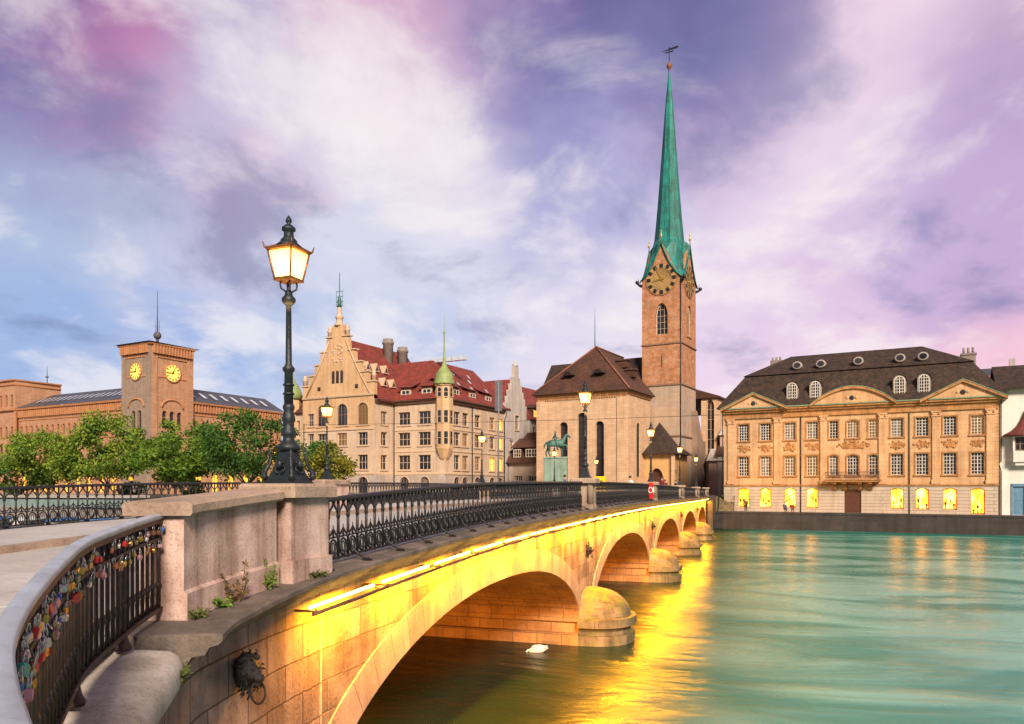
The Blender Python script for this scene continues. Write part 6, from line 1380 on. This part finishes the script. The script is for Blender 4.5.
    for z, o_ in ((19.3, .6), (25.2, .3), (26.2, .5)): c.sweep([(0, z - .3), (o_, z - .1), (o_ + .05, z + .2), (0, z + .25)], [(X, 0, 0), (-48.2, 0, 0), (-48.2, 10.5, 0)])
    c.box(-48.19, -47.5, -.3, -.004, 0, 19); c.build('pavilion_cornice', POSTT, t)
    m_ = MB(); m_.tube([(-49.5, 8, 26.2), (-49.5, 8, 30.5)], .12, 5, r2=.05); m_.ball((-49.5, 8, 28), .45, 8, 5, sz=.4); m_.build('aerial_mast', mat('dark steel mast', (.1, .09, .11)), t)
post_house()
# ------------------------------------------------------------------ trees
def tree(x, y, z, h, rx, rz, trunk_h, lab, leaf, seed, n=10500, cat='tree', lsz=.27, group='trees on the riverside promenade'):
    q = random.Random(seed); t = thing('tree', lab, cat, (x, y, z), q.uniform(0, 6), group)
    b = MB(); tips = []
    lean = Vector((q.uniform(-.3, .3), q.uniform(-.3, .3), 0))
    top = Vector((0, 0, trunk_h)) + lean
    b.tube([(0, 0, -.2), (lean.x * .4, lean.y * .4, trunk_h * .5), top], lambda s: .30 - .10 * s if s > .05 else .42, 8)
    cz = trunk_h + (h - trunk_h) * .48
    clumps = []
    for k in range(54):
        a = q.uniform(0, 2 * pi); s = q.uniform(-1, 1); rr = q.uniform(.50, 1.0) ** .6
        wob = 1 + .22 * sin(a * 3 + seed) + .12 * sin(a * 5 + s * 3)
        p = Vector((rx * rr * cos(a) * math.sqrt(1 - s * s) * wob, rx * rr * sin(a) * math.sqrt(1 - s * s) * wob, cz + rz * rr * s * (1.0 if s > 0 else .8)))
        clumps.append((p, q.uniform(.45, 1.25) * rx * .24))
    for k in range(8):
        p = clumps[k * 5][0] * .85; p.z = max(p.z, trunk_h * .8); m = (top + p) / 2 + Vector((0, 0, .4)); b.tube([top - Vector((0, 0, .3)), m, p], .12, 5, r2=.03)
    b.build('trunk', BARK, t)
    c = MB(); tot = sum(r ** 2 for _, r in clumps)
    for p, r in clumps:
        for _ in range(int(n * r * r / tot)):
            d = Vector((q.gauss(0, 1), q.gauss(0, 1), q.gauss(0, .75))); d *= r * .55 * min(1, 2.2 / max(.1, d.length)); o = p + d
            nn = Vector((q.gauss(0, 1), q.gauss(0, 1), q.gauss(.5, 1))).normalized(); u = nn.orthogonal().normalized(); v = nn.cross(u); s = lsz * q.uniform(.6, 1.3)
            c.poly([o - u * s, o - v * s * .6 + nn * s * .2, o + u * s, o + v * s * .6 + nn * s * .2])
    c.build('crown', leaf, t, fix=False)
    return t
tree(-106.9, 97.9, 2.45, 13.0, 7.0, 4.8, 3.0, 'leftmost broad yellow green tree in front of the post house left wing', LEAFL, 3)
tree(-96, 99.3, 2.45, 15.4, 6.8, 5.8, 3.4, 'tall broad green tree just left of the post house clock tower', LEAFL, 8)
tree(-83.5, 101.2, 2.45, 14.0, 6.6, 5.3, 3.2, 'green tree standing before the base of the post house clock tower', LEAF, 12)
tree(-68.8, 99.8, 2.45, 16.4, 6.8, 6.0, 3.6, 'dark green tree left of the largest lantern post', LEAFD, 21, n=10000)
tree(-53.2, 98.4, 2.45, 10.2, 3.6, 3.2, 3.2, 'small yellow green tree between the two lantern posts', LEAFY, 33, n=2600)
tree(-56.5, 101.5, 2.45, 11.2, 3.0, 3.2, 3.2, 'small dark tree just behind the yellow green one before the gable', LEAFD, 35, n=1800)
tree(-112, 90.5 + 6, 2.45, 8.0, 4.0, 3.0, 2.0, 'low dark bushy tree at the left edge of the picture', LEAFD, 41, n=2600)
for k, (x, y, r_) in enumerate(((-88, 110, 2.2), (-74, 111, 2.4), (-101, 110, 2.0))):
    tree(x, y, 2.45, 4.4, r_, 1.6, 1.2, ['round clipped shrub below the clock tower trees', 'round shrub behind the dark tree by the post house', 'shrub in the gap between the two leftmost trees'][k], LEAFD, 50 + k, n=900, cat='shrub', group='shrubs before the post house')
# lit pavilion lamps glimpsed through the trees
for k, (x, y) in enumerate(((-99.5, 108), (-80, 110), (-62, 106))):
    t = thing('globe_lamp', ['glowing globe lamp on a post behind the left trees', 'glowing globe lamp on a post below the clock tower', 'glowing globe lamp on a post right of the dark tree'][k], 'street lamp', (x, y, 2.45), 0, 'globe lamps on the promenade')
    p = MB(); p.tube([(0, 0, 0), (0, 0, 4.4)], .07, 6); p.build('post', IRON, t); p = MB(); p.ball((0, 0, 4.7), .38, 10, 7); p.build('globe', PANEL_, t)

# small plants on the ledge
def weed(x, y, z, h, lab, m, seed, n=90, sp=.10):
    q = random.Random(seed); t = thing('weed', lab, 'plant', (x, y, z)); s = MB(); l = MB()
    for k in range(7):
        dx, dy = q.uniform(-sp, sp), q.uniform(-sp * 1.8, sp * 1.8); hh = h * q.uniform(.45, 1)
        P = [Vector((dx * .3, dy * .3, -.01)), Vector((dx * .7, dy * .7, hh * .5)), Vector((dx, dy, hh))]
        s.tube(P, .004, 4)
        for j in range(n // 7):
            f_ = q.uniform(.1, 1); p = P[0].lerp(P[1], f_ * 2) if f_ < .5 else P[1].lerp(P[2], f_ * 2 - 1)
            d = Vector((q.gauss(0, 1), q.gauss(0, 1), q.gauss(.3, .6))).normalized(); u = d.orthogonal().normalized(); L_ = q.uniform(.025, .05) * (1.2 - .6 * f_)
            l.poly([p, p + d * L_ + u * L_ * .35, p + d * L_ * 1.9, p + d * L_ - u * L_ * .35])
    s.build('stem', MOSSM, t); l.build('leaf', m, t, fix=False); return t
weed(.42, 9.0, zd(9.05), .50, 'tall rusty green weed growing at the foot of the parapet wall', WEEDR, 5, 190, .12)
weed(.34, 9.7, zd(9.75), .42, 'thin upright green weed beside the lamp pier foot', LEAF, 6, 90, .06)
weed(.46, 8.75, zd(8.75), .16, 'low green tuft left of the rusty weed on the ledge', LEAF, 7, 90, .1)
weed(.42, 10.62, zd(10.6), .09, 'flat mossy tuft at the foot of the lamp pier', MOSSM, 8, 150, .13)
weed(.55, 8.2, zd(8.2), .10, 'small dark tuft at the near end of the parapet wall', MOSSM, 9, 90, .08)
weed(1.12, 7.35, 3.8, .12, 'mossy tuft hanging in the joint under the ledge end', MOSSM, 10, 160, .1)

# ------------------------------------------------------------------ figures
def skin(name, V, E, Rd, m, parent=None, loc=(0, 0, 0), rz=0, sub=1, root=0):
    me = bpy.data.meshes.new(name); me.from_pydata(V, E, []); me.materials.append(m); o = link(name, me, parent, loc, rz)
    md = o.modifiers.new('skin', 'SKIN'); md.use_smooth_shade = True
    for v, r in zip(me.skin_vertices[0].data, Rd): v.radius = (r if isinstance(r, tuple) else (r, r))
    me.skin_vertices[0].data[root].use_root = True
    s = o.modifiers.new('smooth', 'SUBSURF'); s.levels = sub; s.render_levels = sub
    return o
def person(x, y, z, face, lab, top, legs, hair, stride=.18, h=1.75, sit=False):
    t = thing('person', lab, 'person', (x, y, z), face, 'people on the bridge and quay'); k = h / 1.75
    if sit:
        hip = .52; J = {'pel': (0, 0, hip), 'lum': (0, .02, hip + .18), 'che': (.0, .05, hip + .42), 'nek': (0, .04, hip + .60), 'hd0': (0, .0, hip + .68), 'hd1': (0, -.01, hip + .83), 'hpL': (.10, 0, hip - .02), 'knL': (.13, -.42, hip), 'anL': (.12, -.42, .08), 'toL': (.12, -.58, .03), 'hpR': (-.10, 0, hip - .02), 'knR': (-.13, -.42, hip), 'anR': (-.12, -.40, .08), 'toR': (-.12, -.56, .03), 'shL': (.19, .04, hip + .50), 'elL': (.24, -.08, hip + .26), 'wrL': (.14, -.28, hip + .14), 'shR': (-.19, .04, hip + .50), 'elR': (-.24, -.08, hip + .26), 'wrR': (-.14, -.28, hip + .14), 'fiL': (.11, -.36, hip + .1), 'fiR': (-.11, -.36, hip + .1)}
    else:
        s = stride
        J = {'pel': (0, 0, .93), 'lum': (0, 0, 1.12), 'che': (0, .01, 1.34), 'nek': (0, 0, 1.49), 'hd0': (0, -.01, 1.56), 'hd1': (0, -.02, 1.68), 'hpL': (.09, 0, .90), 'knL': (.10, -s * .6, .49), 'anL': (.10, -s, .08), 'toL': (.10, -s - .17, .03), 'hpR': (-.09, 0, .90), 'knR': (-.10, s * .25, .49), 'anR': (-.10, s, .10), 'toR': (-.10, s - .16, .03), 'shL': (.19, .01, 1.42), 'elL': (.25, s * .3, 1.13), 'wrL': (.23, s * .2 - .12, .90), 'shR': (-.19, .01, 1.42), 'elR': (-.25, -s * .3, 1.13), 'wrR': (-.23, -s * .5 - .1, .90), 'fiL': (.22, s * .2 - .16, .80), 'fiR': (-.22, -s * .5 - .14, .80)}
    def part(nm, keys, edges, rad_, m, sub=1): return skin(nm, [tuple(c * k for c in J[a]) for a in keys], [(keys.index(a), keys.index(b)) for a, b in edges], [tuple(c * k for c in r) if isinstance(r, tuple) else r * k for r in rad_], m, t, sub=sub)
    ks = ['pel', 'lum', 'che', 'nek', 'hd0', 'hd1', 'hpL', 'knL', 'anL', 'toL', 'hpR', 'knR', 'anR', 'toR', 'shL', 'elL', 'wrL', 'fiL', 'shR', 'elR', 'wrR', 'fiR']
    ed = [('pel', 'lum'), ('lum', 'che'), ('che', 'nek'), ('nek', 'hd0'), ('hd0', 'hd1'), ('pel', 'hpL'), ('hpL', 'knL'), ('knL', 'anL'), ('anL', 'toL'), ('pel', 'hpR'), ('hpR', 'knR'), ('knR', 'anR'), ('anR', 'toR'), ('che', 'shL'), ('shL', 'elL'), ('elL', 'wrL'), ('wrL', 'fiL'), ('che', 'shR'), ('shR', 'elR'), ('elR', 'wrR'), ('wrR', 'fiR')]
    part('body', ks, ed, [(.13, .10), (.12, .09), (.14, .10), .055, (.075, .09), (.07, .085), .08, .058, .04, .04, .08, .058, .04, .04, .055, .042, .032, .03, .055, .042, .032, .03], SKIN)
    a = ['lum', 'pel', 'che', 'nek', 'shL', 'elL', 'wrL', 'shR', 'elR', 'wrR']; part('jacket', a, [('pel', 'lum'), ('lum', 'che'), ('che', 'nek'), ('che', 'shL'), ('shL', 'elL'), ('elL', 'wrL'), ('che', 'shR'), ('shR', 'elR'), ('elR', 'wrR')], [(.155, .12), (.17, .13), (.18, .13), .075, .082, .065, .055, .082, .065, .055], top)
    a = ['pel', 'hpL', 'knL', 'anL', 'hpR', 'knR', 'anR']; part('trousers', a, [('pel', 'hpL'), ('hpL', 'knL'), ('knL', 'anL'), ('pel', 'hpR'), ('hpR', 'knR'), ('knR', 'anR')], [(.15, .12), .105, .08, .065, .105, .08, .065], legs)
    c = J['hd1']; hb_ = MB(); hb_.ball((c[0] * k, (c[1] + .025) * k, (c[2] + .04) * k), .105 * k, 10, 7, sx=.9, sy=1.05, sz=.85); hb_.build('hair', hair, t)
    return t
CL = lambda n, c: mat(n, c, rough=.85, nscale=8)
NAVY, WHT, BLK, BLUEJ, REDJ, DENIM = CL('navy cloth', (.03, .04, .08)), CL('white cloth', (.75, .75, .75)), CL('black cloth', (.015, .015, .018)), CL('blue cloth', (.05, .09, .30)), CL('dark red cloth', (.25, .03, .03)), CL('denim cloth', (.06, .08, .14))
HAIRD, HAIRB = CL('dark hair', (.02, .015, .012)), CL('brown hair', (.07, .04, .025))
person(-3.0, 58.9, zd(58.9) - .12, rad(150), 'person in a white shirt on the bridge beside the choir corner', WHT, DENIM, HAIRD, .2, 1.82)
person(-1.6, 60.6, zd(60.6), rad(-70), 'person in a black jacket walking just right of the white shirt', BLK, NAVY, HAIRD, .25, 1.72)
person(-1.0, 62.3, zd(62.3), rad(-40), 'person in a dark red jacket behind the red life ring box', REDJ, BLK, HAIRB, .2, 1.70)
person(-2.5, 77.9, zd(77.9), rad(160), 'person in a navy coat standing before the porch arch', NAVY, BLK, HAIRD, .12, 1.76)
person(-1.5, 78.4, zd(78.4), rad(120), 'person in dark clothes at the right of the porch group', BLK, DENIM, HAIRB, .22, 1.7)
person(-6.4, 52.0, zd(52) - .12, rad(100), 'blurred person in a blue jacket on the carriageway by the town hall', BLUEJ, BLK, HAIRD, .28, 1.75)
person(-15.0, 101.6 + 3, 4.2, rad(20), 'person in black standing left of the statue pedestal', BLK, BLK, HAIRD, .1, 1.75)
person(9.8, 105.95 + .55, 2.3, rad(160), 'person in a blue jacket sitting on the quay edge', BLUEJ, NAVY, HAIRD, 0, 1.7, True)
person(10.7, 105.8 + .55, 2.3, rad(170), 'person in a dark red top sitting beside the blue jacket on the quay', REDJ, DENIM, HAIRB, 0, 1.65, True)
person(4.9, 107.4 + .8, 2.27, rad(185), 'person in brown standing by the leftmost lit mansion window', CL('brown cloth', (.12, .05, .03)), BLK, HAIRB, .08, 1.75)

# ------------------------------------------------------------------ horse statue
def statue():
    t = thing('horse_statue', 'green bronze rider on a prancing horse on a tall pale green stone pedestal', 'statue', (-21.2, 106.6, 4.2), rad(12))
    p = MB(); p.bbox(-1.65, 1.65, -.95, .95, .35, 5.5, .06); p.bbox(-2.0, 2.0, -1.3, 1.3, 0, .36, .06); p.bbox(-1.75, 1.75, -1.05, 1.05, 5.5, 5.75, .04); p.build('pedestal', mat('pale green stone', (.24, .36, .30), (.14, .22, .19), nscale=.8, streak=.5), t)
    z = 5.75; V = [(-.75, 0, 1.65), (-.2, 0, 1.58), (.45, 0, 1.62), (.85, 0, 1.85), (1.1, 0, 2.35), (1.28, 0, 2.72), (1.55, 0, 2.55), (1.72, 0, 2.22),
        (-.85, .2, 1.3), (-1.0, .22, .85), (-1.22, .22, .62), (-1.1, .22, .06), (-.85, -.2, 1.25), (-.70, -.22, .82), (-.92, -.22, .58), (-.62, -.22, .06),
        (.62, .2, 1.25), (.72, .2, .72), (.70, .2, .06), (.78, -.2, 1.35), (1.25, -.2, 1.42), (1.42, -.2, 1.02), (1.28, -.2, .82),
        (-1.1, 0, 1.75), (-1.35, 0, 1.45), (-1.42, 0, .95)]
    E = [(0, 1), (1, 2), (2, 3), (3, 4), (4, 5), (5, 6), (6, 7), (0, 8), (8, 9), (9, 10), (10, 11), (0, 12), (12, 13), (13, 14), (14, 15), (2, 16), (16, 17), (17, 18), (2, 19), (19, 20), (20, 21), (21, 22), (0, 23), (23, 24), (24, 25)]
    Rr = [.42, .43, .42, .34, .25, .19, .16, .10, .24, .13, .09, .10, .24, .13, .09, .10, .17, .11, .10, .17, .12, .09, .09, .10, .13, .04]
    skin('horse', V, E, Rr, VERDI, t, (0, 0, z), sub=2, root=1).scale = (1.2, 1.2, 1.2)
    V = [(-.05, 0, 2.0), (-.1, 0, 2.35), (-.08, 0, 2.72), (-.06, 0, 2.95), (-.03, 0, 3.12), (.0, .33, 1.85), (.25, .40, 1.4), (.15, .40, .95), (.35, .4, .88), (0, -.33, 1.85), (.25, -.40, 1.4), (.15, -.40, .95), (.35, -.4, .88), (-.08, .26, 2.66), (.05, .32, 2.35), (.38, .12, 2.25), (-.08, -.26, 2.66), (-.3, -.36, 2.35), (-.35, -.3, 2.05)]
    E = [(0, 1), (1, 2), (2, 3), (3, 4), (0, 5), (5, 6), (6, 7), (7, 8), (0, 9), (9, 10), (10, 11), (11, 12), (2, 13), (13, 14), (14, 15), (2, 16), (16, 17), (17, 18)]
    skin('rider', V, E, [.2, .2, .22, .09, .15, .15, .12, .09, .07, .15, .12, .09, .07, .11, .08, .06, .11, .08, .06], VERDI, t, (0, 0, z), sub=2).scale = (1.2, 1.2, 1.2)
statue()

# ------------------------------------------------------------------ swan, boats, street furniture
def swan():
    t = thing('swan', 'white swan with its head under the water below the first cutwater', 'swan', (-.96, 26.17, 0), rad(18))
    b = MB(); rings = []; n = 14
    for x, r, zc, fl in ((-.40, .02, .05, 1), (-.36, .10, .07, 1), (-.26, .17, .10, .95), (-.1, .215, .12, .9), (.06, .215, .12, .88), (.2, .17, .12, .8), (.30, .10, .13, .6), (.38, .055, .16, .4), (.46, .008, .19, .4)):
        rings.append([b.vert((x, r * cos(2 * pi * k / n), zc - .03 + r * fl * sin(2 * pi * k / n))) for k in range(n)])
    for A, B in zip(rings, rings[1:]):
        for k in range(n): b.face((A[k], A[(k + 1) % n], B[(k + 1) % n], B[k]), smooth=True)
    b.face(rings[0]); b.face(rings[-1]); b.tube([(-.3, 0, .1), (-.42, 0, .07), (-.52, 0, -.03), (-.6, 0, -.2)], .05, 8, r2=.035); b.build('body', SWANW, t); t.scale = (.78, .78, .74)
    for sg in (-1, 1):
        w = MB(); w.M = Matrix.Translation((0, sg * .13, .2)) @ Matrix.Rotation(sg * rad(-28), 4, 'X'); w.ball((.02, 0, 0), .2, 12, 6, sx=1.5, sy=.35, sz=.5); w.tube([(.2, 0, .0), (.34, 0, .02), (.44, sg * -.03, .03)], .05, 6, r2=.01); w.build('wing', SWANW, t)
swan()
def boat(x, y, rz, cover, lab):
    t = thing('moored_boat', lab, 'boat', (x, y, 0), rz, 'covered boats moored below the left quay'); h = MB(); n = 9
    st = [(-2.6, .85, .55), (-1.5, 1.0, .55), (0, 1.05, .58), (1.3, .85, .66), (2.2, .45, .78), (2.75, .04, .9)]; rg = []
    for xx, w, zz in st: rg.append([h.vert((xx, w * a, zz if abs(a) == 1 else -.25 + .6 * a * a)) for a in (-1, -.7, 0, .7, 1)])
    for A, B in zip(rg, rg[1:]):
        for k in range(4): h.face((A[k], B[k], B[k + 1], A[k + 1]), smooth=True)
    h.face(rg[0]); h.build('hull', WHITEP, t)
    c = MB(); rg = []
    for xx, w, zz in st: rg.append([c.vert((xx, w * 1.04 * cos(a), zz - .06 + .62 * sin(a) * (w / 1.05))) for a in [pi * k / 8 for k in range(9)]])
    for A, B in zip(rg, rg[1:]):
        for k in range(8): c.face((A[k], B[k], B[k + 1], A[k + 1]), smooth=True)
    c.face(rg[0]); c.build('cover', mat(cover[0], cover[1], rough=.6, nscale=2), t); g = MB(); g.tube([(xx, w + .02, zz) for xx, w, zz in st] + [(xx, -w - .02, zz) for xx, w, zz in st[::-1]], .05, 5); g.build('gunwale', BLACKP, t)
BLC, TEC, GRC = ('blue boat cover', (.05, .17, .48)), ('teal boat cover', (.04, .30, .28)), ('pale boat cover', (.5, .56, .62))
for x, y, c, l in ((-112, 87.5, BLC, 'leftmost boat under a bright blue cover'), (-105.5, 87.8, BLC, 'second boat from the left under a blue cover'), (-99, 88.2, GRC, 'boat under a pale grey cover between blue ones'), (-92.5, 88.4, BLC, 'blue covered boat below the clock tower trees'), (-86, 88.9, BLC, 'last blue covered boat before the teal ones'), (-79.5, 89.4, TEC, 'teal covered boat left of the last boat'), (-73, 90, TEC, 'rightmost boat under a teal cover, near the parapet wall')):
    boat(x, y, rad(86), c, l)
# landing stage clad in pale turquoise boards, behind the boats
t = thing('boat_shed', 'long low pale turquoise boat shed on the quay under the trees', 'shed', (-128, 91.6, 2.47), 0)
m_ = MB(); m_.box(0, 44, .6, 4, 0, 1.5)
for k in range(56): m_.box(.2 + k * .78, .26 + k * .78, .565, .6, .05, 1.45)
m_.build('wall', mat('pale turquoise boards', (.20, .29, .30), (.14, .22, .23), nscale=.6, streak=.3), t); m_ = MB(); m_.prism_x([(.2, 1.5), (.2, 1.6), (4.3, 1.9), (4.3, 1.5)], -.3, 44.3); m_.build('roof', GREYW, t)
b = thing('life_ring_box', 'bright red life ring box with white ring beside a pillar on the right railing', 'life ring box', (.10, 46.86, zd(46.9) + .10))
m_ = MB(); m_.M = Matrix.Rotation(rad(0), 4, 'Z'); m_.bbox(-.10, .16, -.22, .22, 0, .98, .05); m_.build('box', REDP, b)
m_ = MB(); m_.tube([(.17, .13 * cos(a * pi / 8), .52 + .16 * sin(a * pi / 8)) for a in range(16)], .03, 6, closed=True); m_.tube([(.13 * cos(a * pi / 8) + .03, -.23, .52 + .16 * sin(a * pi / 8)) for a in range(16)], .03, 6, closed=True); m_.build('ring_sign', WHITEP, b)
b = thing('letter_box', 'yellow letter box on the bridge behind the second right railing', 'letter box', (-2.95, 46.9, zd(46.9)), 0)
m_ = MB(); m_.bbox(-.36, .36, -.3, .3, .55, 1.45, .08); m_.build('box', YELLOW, b); m_ = MB(); m_.box(-.22, .22, -.26, .26, 0, .55); m_.build('base', IRON, b); m_ = MB(); m_.box(-.22, .22, -.315, -.301, 1.15, 1.2); m_.build('slot', BLACKP, b)
t = thing('banner_mast', 'tall grey mast with a dark hanging banner by the town hall right wing', 'mast', (-29.7, 106, 4.2), rad(20))
m_ = MB(); m_.tube([(0, 0, 0), (0, 0, 17.2)], .14, 8, r2=.09); m_.lathe([(.3, 0), (.28, .4), (.16, .6)], 10); m_.build('pole', mat('grey mast', (.22, .21, .23)), t); m_ = MB(); m_.bbox(-.55, .55, -.05, .05, 12.6, 17.0, .02); m_.build('banner', mat('dark banner', (.10, .11, .15)), t)
m_ = MB(); m_.tube([(-1.9, 0, 8.6), (1.9, 0, 8.6)], .06, 5)
for s in (-1, 1): m_.ball((s * 1.9, 0, 8.3), .3, 8, 6)
m_.build('light_arm', mat('grey mast', (.22, .21, .23)), t)
t = thing('tram_wire', 'thin overhead tram wire crossing before the church and town hall', 'wire', (-60, 96, 15.2))
m_ = MB(); m_.tube([(0, 6, 0), (20, 6.5, -.25), (42, 7, -.3), (62, 9, 0)], .03, 4); m_.build('wire', IRON, t)
for k, (x, y) in enumerate(((-60, 102), (2.0, 105))):
    q = thing('wire_mast', ['slim mast holding the left end of the tram wire', 'slim mast holding the tram wire beside the bridge end'][k], 'mast', (x, y, 2.45 if k == 0 else 4.2)); m_ = MB(); m_.tube([(0, 0, 0), (0, 0, 12.9 if k == 0 else 11.1)], .09, 7, r2=.06); m_.build('pole', IRON, q); m_ = MB(); m_.lathe([(.22, 0), (.2, .3), (.1, .45)], 8); m_.build('base', IRON, q)
# wall under the edge of the plaza
pl = thing('plaza_wall', 'low stone wall holding up the plaza behind the promenade', 'retaining wall', (-11.2, 103, 0))
m_ = MB(); m_.sweep([(0, 1.5), (0, 4.32), (-.4, 4.32), (-.4, 1.5)], [(-150, 15, 0), (-48.8, 15, 0), (-33.8, 7.5, 0), (-12.8, .6, 0), (0, .1, 0)]); m_.build('wall', ST_LQUAY, pl)
for o in scn.objects:
    if o.type == 'MESH' and o.data and len(o.data.materials) and o.parent is None and 'label' not in o and 'kind' not in o: print('UNTAGGED', o.name)
